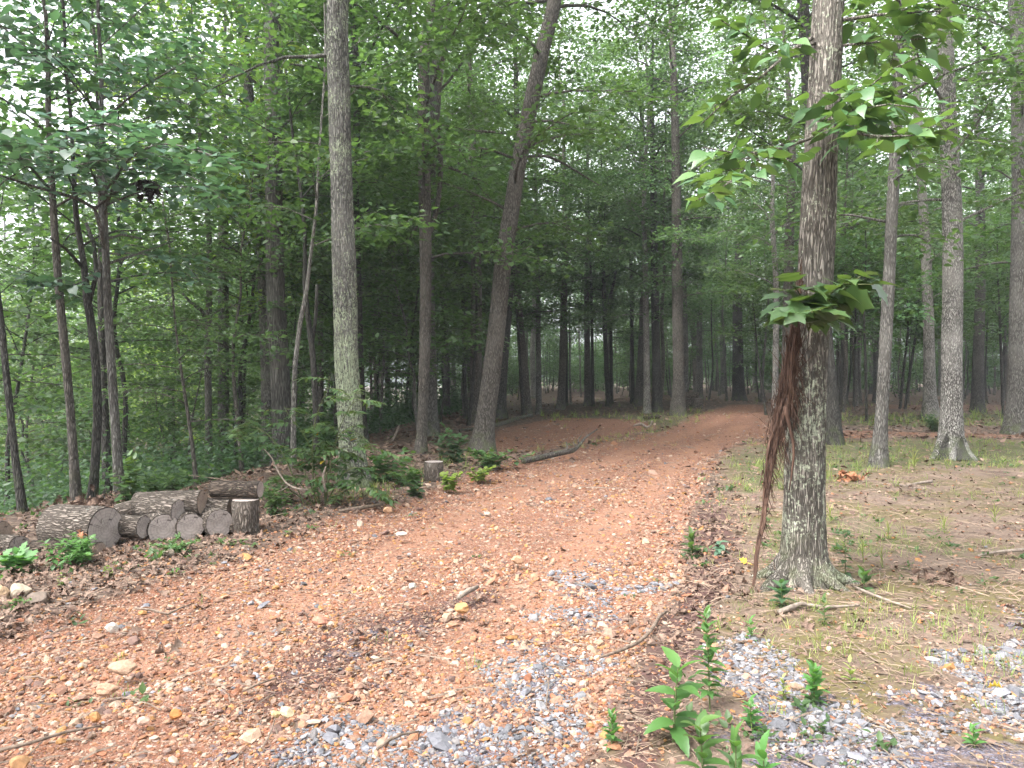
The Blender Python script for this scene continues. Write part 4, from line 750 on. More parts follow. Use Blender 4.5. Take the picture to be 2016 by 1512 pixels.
limb('fallen_branch', 'fallen branch with an upturned curved tip lying across the edge of the red clearing', 'branch', d1,
     [(1030, 908, 11, -.6), (1062, 901, 12, -.3), (1100, 892, 12, 0), (1128, 886, 10, .3), (1142, 875, 7, .5), (1152, 862, 5, .6), (1176, 845, 3, .8)], M['bark_brown'],
     kids=[[(1112, 890, 5, .1), (1117, 880, 4, .1), (1115, 870, 3, .1)], [(1140, 876, 4, .5), (1138, 866, 3, .5), (1145, 857, 2, .5)], [(1122, 888, 5, .2), (1134, 878, 3, .1), (1128, 870, 2, .1)]])
wood('fallen_log', 'long mossy fallen trunk lying behind the foot of the leaning tree', 'fallen trunk', [(905, 850, 7, 0), (940, 846, 9, 0), (985, 838, 11, 0), (1020, 827, 11, 0), (1047, 820, 8, 0)], M['bark_brown'])
d2 = ground(1270, 842)[1]
limb('fallen_branch', 'antler-shaped pale branch on the far edge of the red clearing', 'branch', d2, [(1248, 838, 4, 0), (1262, 835, 6, 0), (1272, 841, 6, 0), (1280, 838, 4, 0), (1284, 828, 3, 0)], M['pale_stick'], kids=[[(1262, 835, 4, 0), (1252, 836, 3, .2), (1246, 840, 2, .2)]])
wood('fallen_log', 'short dark log lying at the feet of the close trunk group', 'fallen trunk', [(1268, 826, 9, 0), (1297, 824, 9, 0)], M['log_dark'])
wood('fallen_log', 'pale log lying across the far side of the lawn', 'fallen trunk', [(1640, 792, 7, .1), (1665, 793, 8, .1), (1696, 793, 8, .1)], M['pale_stick'])
wood('fallen_log', 'thin fallen trunk far back in the shade behind the clearing', 'fallen trunk', [(1175, 797, 4, .1), (1210, 793, 4, .15), (1250, 789, 3, .2)], M['pale_stick'])
# the small stack of logs by the road
st = [(1352, 812, .19, 'lowest pale log of the small roadside log stack'), (1355, 799, .20, 'second-lowest, thickest log of the small roadside log stack'), (1359, 788, .14, 'third log up in the small roadside log stack'), (1363, 779, .14, 'topmost log of the small roadside log stack')]
for a, b, r, lb in st: log(lb, at_depth(a + 12, b, 31), r, .95, 172, 0, group='logs of the roadside stack', end='end_brown', bark='log_bark')
log('upright block holding the right end of the small roadside log stack', at_depth(1374, 784, 30.8), .2, .85, 0, -90, group='logs of the roadside stack', name='stump', cat='stump', both=False)
# sticks on the ground
wood('stick', 'curved brown stick on the dark soil left of the tall weeds', 'stick', [(1180, 1300, 7, .01), (1215, 1290, 9, .012), (1260, 1270, 9, .015), (1285, 1245, 10, .02), (1300, 1220, 9, .02), (1312, 1212, 6, .02)], M['stick'], group='sticks on the ground')
wood('branch', 'pale peeling branch lying in front of the vine-clad oak', 'branch', [(1533, 1212, 13, .01), (1560, 1206, 15, .02), (1575, 1198, 11, .02), (1620, 1201, 9, .01), (1660, 1199, 7, .01), (1692, 1196, 5, .01)], M['pale_stick'], group='sticks on the ground')
wood('branch', 'grey branch slanting away from the right foot of the vine-clad oak', 'branch', [(1680, 1158, 5, .01), (1705, 1172, 8, .015), (1740, 1184, 7, .01), (1795, 1202, 4, .01)], M['pale_stick'], group='sticks on the ground')
wood('wood_chunk', 'short split piece of wood lying on the red road', 'wood', [(902, 1184, 13, .01), (922, 1172, 15, .015), (940, 1161, 10, .01)], M['pale_stick'], sides=5, rough=.4)
wood('stick', 'dark bent stick near the bottom edge of the road', 'stick', [(742, 1482, 8, .01), (765, 1467, 9, .015), (790, 1453, 7, .01), (825, 1446, 5, .01)], M['stick'], group='sticks on the ground')
wood('stick', 'thick brown stick at the road edge below the bush', 'stick', [(668, 1010, 7, .01), (700, 1006, 10, .01), (735, 1000, 8, .01), (756, 996, 6, .01)], M['stick'], group='sticks on the ground')
wood('stick', 'forked dark twig in the stony left part of the road', 'stick', [(265, 1202, 5, .01), (300, 1206, 6, .012), (330, 1214, 7, .01), (352, 1203, 5, .01), (380, 1192, 3, .01)], M['stick'], group='sticks on the ground')
wood('stick', 'long thin root-like stick at the lower left of the road', 'stick', [(0, 1482, 10, .005), (60, 1470, 9, .01), (130, 1448, 8, .01), (200, 1432, 4, .005)], M['stick'], group='sticks on the ground')
wood('stick', 'straight twig on the dark strip in the lower middle of the road', 'stick', [(478, 1366, 4, .01), (510, 1352, 6, .01), (545, 1340, 4, .01)], M['stick'], group='sticks on the ground')
wood('stick', 'grey stick on the tan lawn beside the slim grey trunk', 'stick', [(1785, 958, 4, .01), (1815, 955, 7, .02), (1835, 953, 7, .02)], M['pale_stick'], group='sticks on the ground')
wood('stick', 'thin twig crossing in front of the grey stick on the lawn', 'stick', [(1758, 952, 2.5, .01), (1785, 960, 3, .01), (1822, 965, 3, .01)], M['pale_stick'], group='sticks on the ground')
wood('stick', 'weathered pale root at the right edge of the lawn', 'stick', [(1925, 1098, 6, .01), (1965, 1092, 7, .015), (2020, 1088, 9, .015)], M['pale_stick'], group='sticks on the ground')
limb('bare_branch', 'white curved bare branch hooking up through the bush by the woodpile', 'branch', 8.8, [(607, 964, 4, -.2), (585, 962, 4, -.2), (563, 950, 4, -.1), (548, 928, 4, 0), (535, 902, 3, 0), (518, 882, 2, 0)], M['pale_stick'], kids=[[(570, 956, 3, -.1), (555, 965, 2.5, -.2), (540, 971, 2, -.3)]], sides=6)
limb('bare_branch', 'short white bare branch beside the foot of the lichen tree', 'branch', 8.6, [(642, 968, 4, 0), (637, 948, 5, 0), (637, 932, 4, 0), (642, 918, 3, 0)], M['pale_stick'], sides=6)
limb('bare_branch', 'dead grey branch leaning in the shade left of the slim trunk pair', 'branch', 17.5, [(762, 874, 6, 0), (775, 862, 6, 0), (785, 840, 5, .1), (786, 838, 3, .1)], M['pale_stick'], sides=6)

# ------------------------------------------------------------------ rocks one can tell apart
ico_v = None
def ico():
    t = (1 + 5 ** .5) / 2; v = unit(np.array([[-1, t, 0], [1, t, 0], [-1, -t, 0], [1, -t, 0], [0, -1, t], [0, 1, t], [0, -1, -t], [0, 1, -t], [t, 0, -1], [t, 0, 1], [-t, 0, -1], [-t, 0, 1]], float))
    f = np.array([[0, 11, 5], [0, 5, 1], [0, 1, 7], [0, 7, 10], [0, 10, 11], [1, 5, 9], [5, 11, 4], [11, 10, 2], [10, 7, 6], [7, 1, 8], [3, 9, 4], [3, 4, 2], [3, 2, 6], [3, 6, 8], [3, 8, 9], [4, 9, 5], [2, 4, 11], [6, 2, 10], [8, 6, 7], [9, 8, 1]]); return v, f
def subdiv(v, f):
    e = {}; v = list(map(np.array, v)); nf = []
    def mid(a, b):
        k = (min(a, b), max(a, b))
        if k not in e: e[k] = len(v); v.append(unit((v[a] + v[b]) / 2))
        return e[k]
    for a, b, c in f:
        x, y, z = mid(a, b), mid(b, c), mid(c, a); nf += [[a, x, z], [b, y, x], [c, z, y], [x, y, z]]
    return np.array(v), np.array(nf)
IV, IF = ico(); SV, SF = subdiv(*subdiv(IV, IF))
def rock(label, px, py, w, h, col, seed):
    p = ground(px, py); k = p[1] / FPX; q = SV * (1 + .38 * fbm(SV * 1.3 + seed * 7.1, 2, seed)[:, None])
    for nrm in unit(np.random.default_rng(seed).normal(size=(7, 3))):   # chipped flat faces
        dd = q @ nrm; q = q - np.maximum(0, dd - .72)[:, None] * nrm
    q = q * [w * k / 2, w * k / 2 * .8, h * k * .62]; q[:, 2] += h * k * .33; g = Geo(); g.add(q, SF, col=np.tile(np.array(col, np.float32), (len(q), 1)))
    return tag(g.build('rock', M['stone'], loc=p, smooth=False), label, 'rock', 'larger rocks')
for i, a in enumerate([('pale cream rock at the left edge below the two end logs', 40, 1176, 46, 30, (0.325, 0.273, 0.208)), ('dull brown rock right of the pale cream one at the left edge', 74, 1190, 42, 26, (0.143, 0.111, 0.091)), ('tan rock cut by the left edge of the picture', 2, 1182, 40, 30, (0.358, 0.247, 0.156)),
        ('round orange-tan stone at the road edge below the bush', 763, 1008, 18, 13, (0.358, 0.215, 0.130)), ('large flat tan rock embedded in the left part of the road', 242, 1322, 58, 22, (0.286, 0.189, 0.130)), ('tan rock just below the large flat one in the road', 212, 1362, 44, 20, (0.293, 0.176, 0.117)),
        ('white quartz stone left of centre on the stony road', 220, 1242, 24, 16, (0.403, 0.364, 0.325)), ('pale orange stone in the middle of the road', 1018, 1106, 26, 14, (0.364, 0.227, 0.143)), ('orange-brown stone beside the split piece of wood', 908, 1203, 30, 18, (0.338, 0.189, 0.085)),
        ('cream stone of the pair at the lower left of the grey gravel', 565, 1410, 28, 18, (0.403, 0.338, 0.221)), ('yellowish stone touching the cream one', 544, 1410, 20, 12, (0.358, 0.273, 0.143)), ('rusty orange stone in the lower left of the road', 188, 1416, 24, 16, (0.325, 0.163, 0.065)),
        ('brown stone at the bottom left corner of the road', 42, 1508, 40, 22, (0.273, 0.150, 0.072)), ('deep orange stone right of the rusty one', 345, 1412, 28, 20, (0.338, 0.143, 0.046)), ('pale pinkish stone right of the large flat rock', 283, 1424, 30, 16, (0.358, 0.247, 0.195)),
        ('small pale rock under the woodpile weeds', 331, 1096, 26, 16, (0.221, 0.182, 0.143)), ('pink flat stone on the road, upper left of the grey gravel', 630, 1226, 36, 14, (0.312, 0.143, 0.098)), ('white stone beside a grass blade in the road', 812, 1157, 16, 12, (0.390, 0.358, 0.312)), ('whitish stone by the red road in the middle distance', 790, 1054, 22, 8, (0.390, 0.338, 0.293)), ('grey-white stone heap piece right of the road edge', 960, 1016, 16, 10, (0.325, 0.247, 0.195))]): rock(*a, seed=i + 1)

# ------------------------------------------------------------------ loose gravel, litter, straw, grass
gr = np.random.default_rng(99)
def sample(n, d0, d1, px0=-60, px1=2080, power=1.0):
    u = gr.random(n); y = d0 * (d1 / d0) ** (u ** power); x = (gr.uniform(px0, px1, n) - 1008) / FPX * y; return x, y
def surf(x, y):
    mk = masks(x, y); z = Hgt(x, y) + smooth(40, 10, np.hypot(x, y)) * (.012 * n2(x, y, 3.1, 3, 2) + .006 * n2(x, y, 13, 2, 9)) + .035 * n2(x, y, .55, 2, 4) - .05 * smooth(.3, .9, mk['road']) * smooth(40, 10, np.hypot(x, y)) - .025 * mk['rut']; return z, mk
RED = np.array([(0.294, 0.199, 0.141), (0.302, 0.169, 0.108), (0.253, 0.121, 0.067), (0.228, 0.096, 0.054), (0.212, 0.125, 0.087), (0.286, 0.147, 0.057), (0.155, 0.081, 0.054), (0.326, 0.243, 0.188), (0.261, 0.162, 0.121), (0.131, 0.081, 0.067)]); GRY = np.array([(0.100, 0.100, 0.112), (0.132, 0.132, 0.148), (0.168, 0.168, 0.188), (0.208, 0.208, 0.228), (0.120, 0.120, 0.128), (0.248, 0.240, 0.248), (0.152, 0.140, 0.140)])
def stones(n, d0, d1, rmean, keep, seed):
    x, y = sample(n, d0, d1); z, mk = surf(x, y); nz = n2(x, y, 2.2, 3, 31) * .5 + .5; nz2 = n2(x, y, 1.3, 2, 37)
    pg = smooth(.45, .6, mk['gravel'] + (nz - .5) * 1.7 * smooth(.02, .3, mk['gravel'])); pr = smooth(.35, .7, mk['road'] + (nz - .5) * .6) * (1 - .75 * smooth(.4, .7, mk['duff'] + (nz - .5)))
    prob = np.clip(np.maximum(pg * 1.0, pr * (.25 + .75 * smooth(-.25, .3, nz2)) * (1 - .7 * mk['rut'])) + .04 + .3 * smooth(2.2, .2, np.abs(poly_sd(ROAD, x, y))) * (1 - mk['lawn']), 0, 1) * keep; k = gr.random(n) < prob; x, y, z, pg = x[k], y[k], z[k], pg[k]; m = len(x)
    isg = gr.random(m) < pg * np.where(x > .9, .85, .58) + .02; col = np.where(isg[:, None], GRY[gr.integers(len(GRY), size=m)], RED[gr.integers(len(RED), size=m)]) * gr.uniform(.8, 1.15, (m, 1))
    r = rmean * np.exp(gr.normal(size=m) * .45) * np.where(isg, 1.1, 1.0); jit = 1 + gr.normal(size=(m, 12, 1)) * .14; v = IV[None] * jit
    th = gr.uniform(0, 6.28, m); sx, sy, sz = gr.uniform(.8, 1.35, m), gr.uniform(.7, 1.1, m), gr.uniform(.4, .75, m); a = v[..., 0] * sx[:, None]; b = v[..., 1] * sy[:, None]
    tl = gr.normal(size=(m, 2)) * .25
    V = np.stack([a * np.cos(th)[:, None] - b * np.sin(th)[:, None], a * np.sin(th)[:, None] + b * np.cos(th)[:, None], v[..., 2] * sz[:, None] + a * tl[:, :1] + b * tl[:, 1:]], -1) * r[:, None, None] + np.stack([x, y, z + r * sz * .35], 1)[:, None]
    return V.reshape(-1, 3), (IF[None] + (np.arange(m) * 12)[:, None, None]).reshape(-1, 3), np.repeat(col, 12, 0)
g = Geo()
for a in ((75000, 2.4, 6.5, .0062, 1.0, 1), (52000, 3.2, 14, .0095, .9, 2), (3000, 2.6, 16, .0155, .5, 3), (120, 2.8, 15, .026, .4, 4), (45000, 5.5, 20, .0105, .9, 6), (20000, 9, 32, .015, .8, 5)):
    v, f, c = stones(*a); g.add(v, f, col=c)
tag(g.build('gravel', M['stone'], smooth=False), 'loose grey and orange stones strewn over the dirt road', 'gravel', kind='stuff')
def T_dead(): 
    v, f = T_OAK; v = v.copy(); v[:, 2] = .22 * np.sin(v[:, 0] * 3.1) + 1.1 * np.abs(v[:, 1]) ** 1.5; return v, f
TD = T_dead(); g = Geo()
def litter(n, d0, d1, size, wfun, T):
    x, y = sample(n, d0, d1); z, mk = surf(x, y); p = np.clip(wfun(x, y, mk), 0, 1); k = gr.random(n) < p; x, y, z = x[k], y[k], z[k]; m = len(x)
    N = np.array([0, 0, 1.]) + gr.normal(size=(m, 3)) * .35; N[gr.random(m) < .5] *= -1; D = gr.normal(size=(m, 3)) * [1, 1, .15]
    add_leaves(g, np.stack([x, y, z + .008 + .012 * gr.random(m)], 1), D, N, size * gr.uniform(.6, 1.3, m), T, gr.random(m))
woods = lambda x, y, mk: (1 - mk['road']) * (1 - mk['lawn']) * (1 - mk['gravel'])
litter(18000, 4.2, 14, .072, lambda x, y, mk: woods(x, y, mk) * .85 + .012 + .1 * mk['lawn'] * (n2(x, y, .8, 2, 3) > .1) + .1 * mk['duff'], TD)
litter(26000, 12, 55, .13, lambda x, y, mk: woods(x, y, mk) * .7 + .04 * mk['lawn'] + .02, T_F)
litter(20000, 3.0, 16, .03, lambda x, y, mk: mk['lawn'] * (.35 + .65 * smooth(-.2, .3, n2(x, y, 1.1, 2, 41))) * (1 - .5 * mk['gravel']) + .7 * mk['duff'] + .05, T_F)
litter(9000, 8, 40, .06, lambda x, y, mk: .6 * mk['lawn'] + .25 * mk['road'], T_F)
tag(g.build('leaf_litter', M['leaf_litter']), 'brown dead leaves covering the woodland floor', 'leaf litter', kind='stuff')
g = Geo()
def straws(n, d0, d1, L, wfun, th):
    x, y = sample(n, d0, d1); z, mk = surf(x, y); k = gr.random(n) < np.clip(wfun(x, y, mk), 0, 1); x, y, z = x[k], y[k], z[k]; m = len(x); a = gr.uniform(0, 6.28, m); l = L * np.exp(gr.normal(size=m) * .45); e = np.abs(gr.normal(size=m)) * .12
    d = np.stack([np.cos(a) * np.cos(e), np.sin(a) * np.cos(e), np.sin(e)], 1); s_ = np.stack([-np.sin(a), np.cos(a), 0 * a], 1); b = np.stack([x, y, z + .004], 1); c = b + d * l[:, None] * .5 + s_ * (gr.normal(size=m) * .08 * l)[:, None] + [0, 0, .006]; t = b + d * l[:, None]; w = (th * gr.uniform(.6, 1.4, m))[:, None]; upv = np.array([0, 0, 1.])
    V = np.stack([b + s_ * w, b - s_ * w, b + upv * w * 1.6, c + s_ * w, c - s_ * w, c + upv * w * 1.6, t + s_ * w * .4, t - s_ * w * .4, t + upv * w * .6], 1)
    F = np.array([[0, 3, 5, 2], [2, 5, 4, 1], [3, 6, 8, 5], [5, 8, 7, 4]]); g.add(V.reshape(-1, 3), (F[None] + (np.arange(m) * 9)[:, None, None]).reshape(-1, 4), rnd=np.repeat(gr.random(m), 9))
straws(9000, 2.6, 12, .085, lambda x, y, mk: mk['lawn'] * (1 - .6 * mk['gravel']) * (.35 + .65 * (n2(x, y, .9, 2, 8) > -.1)) + mk['duff'] * .45 + .03, .0011)
straws(5000, 5, 22, .16, lambda x, y, mk: mk['lawn'] * .9 + .05 + woods(x, y, mk) * .5, .002)
tag(g.build('dry_straw', M['straw']), 'dry grass stalks and needles lying on the soil', 'straw', kind='stuff')
g = Geo()
straws(1300, 2.6, 14, .13, lambda x, y, mk: .55 + 0 * x, .0034); straws(900, 10, 40, .35, lambda x, y, mk: woods(x, y, mk) + .15, .008)
tag(g.build('twigs', M['stick']), 'small fallen twigs scattered over the road and verge', 'twigs', kind='stuff')
TB = (np.array([[0, -.02, 0], [0, .02, 0], [.4, -.02, .03], [.4, .02, .03], [.75, -.013, -.02], [.75, .013, -.02], [1, 0, -.15]]), [np.array([[0, 2, 3, 1], [2, 4, 5, 3]]), np.array([[4, 6, 5]])])
g = Geo()
def tufts(n, d0, d1, h, nb, wfun):
    x, y = sample(n, d0, d1); z, mk = surf(x, y); k = gr.random(n) < np.clip(wfun(x, y, mk), 0, 1); x, y, z = np.repeat(x[k], nb), np.repeat(y[k], nb), np.repeat(z[k], nb); m = len(x); a = gr.uniform(0, 6.28, m); e = gr.uniform(.35, 1.45, m)
    D = np.stack([np.cos(a) * np.cos(e), np.sin(a) * np.cos(e), np.sin(e)], 1); N = np.stack([-np.cos(a) * np.sin(e), -np.sin(a) * np.sin(e), np.cos(e)], 1)
    hk = np.repeat(gr.uniform(.6, 1.4, k.sum()), nb); add_leaves(g, np.stack([x + gr.normal(size=m) * .025, y + gr.normal(size=m) * .025, z], 1), D, N, h * hk * gr.uniform(.5, 1.2, m), TB, np.clip(np.repeat(gr.random(k.sum()), nb) * .7 + gr.random(m) * .3, 0, 1))
tufts(4200, 3.2, 13, .075, 9, lambda x, y, mk: mk['lawn'] * smooth(-.05, .25, n2(x, y, .7, 2, 12)) * .6 * (1 - .5 * mk['gravel']) + .5 * mk['green'] + .004)
tufts(5200, 9, 30, .13, 8, lambda x, y, mk: .85 * smooth(.25, .7, mk['green'] + .5 * n2(x, y, .6, 2, 14)) + .05 * mk['lawn'])
tufts(3200, 22, 60, .25, 8, lambda x, y, mk: .8 * smooth(.3, .7, mk['green'] + .4 * n2(x, y, .3, 2, 15)) + .04)
gg = Geo()
def cover(n, d0, d1, L, wfun):
    x, y = sample(n, d0, d1); z, mk = surf(x, y); k = gr.random(n) < np.clip(wfun(x, y, mk), 0, 1); nk = k.sum(); nb = 9; x, y, z = np.repeat(x[k], nb), np.repeat(y[k], nb), np.repeat(z[k], nb); m = len(x); a = gr.uniform(0, 6.28, m); e = gr.uniform(.1, 1.0, m); sp = np.repeat(gr.uniform(.3, 1.3, nk), nb)
    D = np.stack([np.cos(a) * np.cos(e), np.sin(a) * np.cos(e), np.sin(e)], 1); N = np.stack([-np.cos(a) * np.sin(e), -np.sin(a) * np.sin(e), np.cos(e)], 1) + gr.normal(size=(m, 3)) * .2
    add_leaves(gg, np.stack([x + gr.normal(size=m) * .03 * sp, y + gr.normal(size=m) * .03 * sp, z + gr.random(m) * .03 * sp], 1), D, N, L * sp * gr.uniform(.6, 1.2, m), T_F, np.clip(np.repeat(gr.random(nk), nb) * .7 + gr.random(m) * .3, 0, 1))
cover(2600, 2.8, 16, .038, lambda x, y, mk: mk['lawn'] * smooth(.0, .35, n2(x, y, .9, 2, 51)) * .5 + .012 + .35 * smooth(.3, .7, mk['green']))
cover(2600, 5.5, 26, .055, lambda x, y, mk: (1 - mk['road']) * (1 - mk['lawn']) * .4 * smooth(-.1, .3, n2(x, y, .8, 2, 52)) + .3 * mk['green'])
tag(gg.build('ground_cover', M['leaf_mid']), 'tiny leafy plants dotted over the lawn and verge', 'ground cover', kind='stuff')
tag(g.build('grass', M['grass']), 'thin short green grass in patches on the lawn and road edge', 'grass', kind='stuff')

# ------------------------------------------------------------------ low plants
T_WD = T_lance(.25, .3, 13)
def stem_and_leaves(name, label, cat, base, stems, T, lmat, seed, group=None):
    """stems: list of (points rel base, r0, n leaves, leaf length, start, elevation)"""
    rg = np.random.default_rng(seed); sg, lg = Geo(), Geo()
    for pts, r0, n, ll, start, el in stems:
        p = resample(np.array(pts, float), .02); sg.add(*tube_arr(p, np.linspace(r0, r0 * .35, len(p)), 6)); t = np.linspace(start, 1, n); i = np.clip((t * (len(p) - 1)).astype(int), 0, len(p) - 1)
        a = np.arange(n) * 2.4 + rg.normal(size=n) * .3; e = R(el) + (t - .5) * 1.0 + rg.normal(size=n) * .12; D = np.stack([np.cos(a) * np.cos(e), np.sin(a) * np.cos(e), np.sin(e)], 1); N = np.stack([-np.cos(a) * np.sin(e), -np.sin(a) * np.sin(e), np.cos(e)], 1) + rg.normal(size=(n, 3)) * .15
        add_leaves(lg, p[i], D, N, ll * (1.05 - .55 * np.abs(t - .55)) * rg.uniform(.85, 1.1, n), T, np.clip(.35 + .5 * t + rg.normal(size=n) * .1, 0, 1))
    r = empty(name, base, label, cat, group); sg.build('stem', M['stem'], r); lg.build('foliage', lmat, r); return r
def weed(label, px, py, hpx, n, lpx, T=None, el=20, lean=(0, 0), seed=0, mat='weed', start=.15, group='weeds by the gravel', cat='weed', name='weed', r=.004):
    b = ground(px, py); k = b[1] / FPX; h = hpx * k; pts = [(0, 0, -.02), (lean[0] * k * .4, .01, h * .5), (lean[0] * k, .02, h)]
    return stem_and_leaves(name, label, cat, b, [(pts, r, n, lpx * k, start, el)], T or T_WD, M[mat], seed, group)
weed('largest leafy weed at the front, with broad toothed leaves', 1325, 1466, 150, 15, 74, el=12, lean=(12, 0), seed=1, r=.006)
weed('tall slender weed standing behind the largest one', 1398, 1400, 190, 40, 34, el=15, lean=(-6, 0), seed=2, start=.2)
weed('bright weed cut by the bottom edge of the picture', 1386, 1560, 130, 14, 66, el=20, lean=(-6, 0), seed=3, r=.006)
weed('weed with one upright leaf at the bottom edge, right of the bright one', 1448, 1570, 110, 9, 58, el=35, lean=(4, 0), seed=4, r=.005)
weed('pointed weed tip at the bottom edge, farthest right of the front weeds', 1506, 1570, 85, 9, 52, el=40, seed=5)
weed('small dense bright weed alone on the dark soil', 1204, 1470, 62, 24, 24, el=25, lean=(4, 0), seed=6, start=.2)
weed('small weed on the grey gravel right of the front weeds', 1480, 1438, 55, 22, 28, el=25, seed=7)
weed('bushy weed in the gravel below the pale branch', 1604, 1392, 75, 26, 34, el=30, seed=8)
weed('stunted pale weed beside the bushy one', 1544, 1382, 45, 14, 18, el=25, seed=9, mat='grass')
weed('little weed right of the bushy one, on the mossy soil', 1676, 1352, 45, 12, 22, el=25, seed=10, mat='grass')
weed('small weed in the gravel near the lower right corner', 1920, 1478, 40, 14, 26, el=25, seed=11)
weed('short weed in the straw between the tall weed and the oak', 1480, 1262, 40, 14, 18, el=25, seed=12)
weed('thin-stemmed weed growing up through the pale branch', 1624, 1232, 52, 14, 20, el=20, seed=13, mat='leaf_mid')
weed('broad dark green weed at the left foot of the vine-clad oak', 1540, 1196, 46, 16, 34, el=10, seed=14, mat='leaf_dark')
weed('broad-leaved plant at the right foot of the vine-clad oak', 1702, 1158, 30, 10, 34, T=T_BROAD, el=25, seed=15, mat='leaf_mid')
weed('small spiky plant by the front of the vine-clad oak foot', 1560, 1150, 40, 14, 22, el=20, seed=16)
weed('leafy tuft on the road edge left of the vine', 1362, 1100, 48, 20, 26, el=30, seed=17, mat='leaf_mid')
weed('greyish low leaf cluster left of the vine foot', 1418, 1090, 22, 14, 24, T=T_BROAD, el=0, seed=18, mat='leaf_blue')
weed('airy dark-stemmed weed right of the vine-clad oak', 1665, 1140, 85, 18, 20, T=T_BROAD, el=10, seed=19, mat='leaf_dark')
weed('grassy tuft on the lawn behind the vine-clad oak', 1700, 1108, 34, 22, 34, T=TB, el=45, seed=20, mat='grass')
weed('grassy tuft right of the airy dark-stemmed weed', 1738, 1118, 30, 20, 34, T=TB, el=45, seed=21, mat='grass')
for i, (px, py, lb) in enumerate([(1635, 1028, 'green tuft on the lawn near the picture middle right'), (1750, 1062, 'green tuft on the lawn below the slim grey trunk'), (1860, 1050, 'green tuft on the lawn below the pale flaky oak'), (1800, 925, 'green tuft on the lawn between the slim grey trunk and pale flaky oak'), (1960, 1030, 'green tuft near the right edge of the lawn')]):
    weed(lb, px, py, 22, 26, 30, T=TB, el=45, seed=40 + i, mat='grass', start=.05, cat='grass tuft', name='grass_tuft', group='grass tufts on the lawn')
# plants by the woodpile
def clump(name, label, cat, px, py, wpx, hpx, nst, n, lpx, T, mat, seed, group=None, d=None, el=5):
    b = ground(px, py) if d is None else at_depth(px, py, d)
    if d is not None: b[2] = float(Hgt(b[0], b[1]))
    k = b[1] / FPX; rg = np.random.default_rng(seed); S = []
    for i in range(nst):
        a = rg.uniform(0, 6.28); sp = wpx * k * .5 * rg.uniform(.2, 1); h = hpx * k * rg.uniform(.5, 1); ox = rg.normal(size=2) * wpx * k * .12
        S.append(([(ox[0], ox[1], -.02), (ox[0] + math.cos(a) * sp * .4, ox[1] + math.sin(a) * sp * .4, h * .6), (ox[0] + math.cos(a) * sp, ox[1] + math.sin(a) * sp, h)], .003 + .0004 * lpx * k, n, lpx * k, .2, el))
    return stem_and_leaves(name, label, cat, b, S, T, M[mat], seed, group)
WG = 'low plants along the woodpile'
clump('low_plant', 'leafy weeds growing in front of the largest log', 'plant', 150, 1110, 150, 60, 16, 21, 19, T_BROAD, 'weed', 50, WG)
clump('low_plant', 'lobed green plant in front of the two logs at the left edge', 'plant', 30, 1128, 60, 50, 8, 12, 26, T_TULIP, 'weed', 51, WG)
clump('low_plant', 'ferny green mat in front of the middle logs', 'plant', 345, 1090, 130, 30, 19, 29, 10, T_FN, 'leaf_big', 52, WG)
clump('low_plant', 'tiny bright plant on the litter below the woodpile weeds', 'plant', 215, 1138, 26, 26, 5, 10, 12, T_BROAD, 'leaf_yellow', 53, WG)
clump('low_plant', 'yellowish little plant left of the tiny bright one', 'plant', 128, 1158, 26, 26, 5, 10, 11, T_BROAD, 'leaf_yellow', 54, WG)
clump('low_plant', 'small weeds at the very left edge beside the rocks', 'plant', 25, 1200, 70, 22, 10, 16, 11, T_BROAD, 'weed', 55, WG)
clump('low_plant', 'pale leafy vine shoots climbing behind the woodpile', 'plant', 250, 1012, 70, 120, 8, 12, 21, T_HEART, 'leaf_big', 56, WG, d=8.2)
clump('low_plant', 'leafy plants behind the woodpile right of the knotty young tree', 'plant', 330, 985, 120, 60, 13, 16, 19, T_BROAD, 'leaf_mid', 57, WG, d=9.2)
clump('low_plant', 'greenery beside the crosswise log', 'plant', 545, 1000, 60, 60, 10, 16, 15, T_BROAD, 'leaf_mid', 58, WG, d=8.2)
SG = 'low plants around the stump'
clump('low_plant', 'seedling with dark drooping leaves in front of the stump, beside the road', 'seedling', 822, 975, 50, 30, 5, 10, 17, T_TULIP, 'leaf_dark', 60, SG)
clump('low_plant', 'yellow-green leaves right of the stump', 'plant', 884, 965, 40, 34, 6, 12, 14, T_HEART, 'leaf_yellow', 61, SG)
clump('low_plant', 'green leaves with yellow tips left of the stump', 'plant', 806, 955, 90, 34, 13, 13, 12, T_HEART, 'leaf_mid', 62, SG)
clump('oak_seedling', 'knee-high oak seedling between the stump and the leaning tree', 'seedling', 892, 912, 60, 70, 10, 13, 21, T_OAK, 'leaf_dark', 63, SG)
clump('low_plant', 'low green patch at the foot of the leaning tree', 'plant', 965, 922, 110, 40, 19, 16, 11, T_HEART, 'leaf_big', 64, SG)
clump('low_plant', 'bright green vines spreading right of the foot of the lichen tree', 'plant', 740, 950, 110, 60, 19, 16, 15, T_TULIP, 'leaf_big', 65, SG)
clump('low_plant', 'pale yellow-green shoots below the oak seedling', 'plant', 945, 945, 70, 26, 10, 12, 11, T_HEART, 'leaf_yellow', 66, SG)
clump('low_bush', 'low dark bush beside the foot of the tan smooth trunk', 'bush', 1843, 850, 46, 36, 14, 21, 10, T_FN, 'leaf_dark', 67)
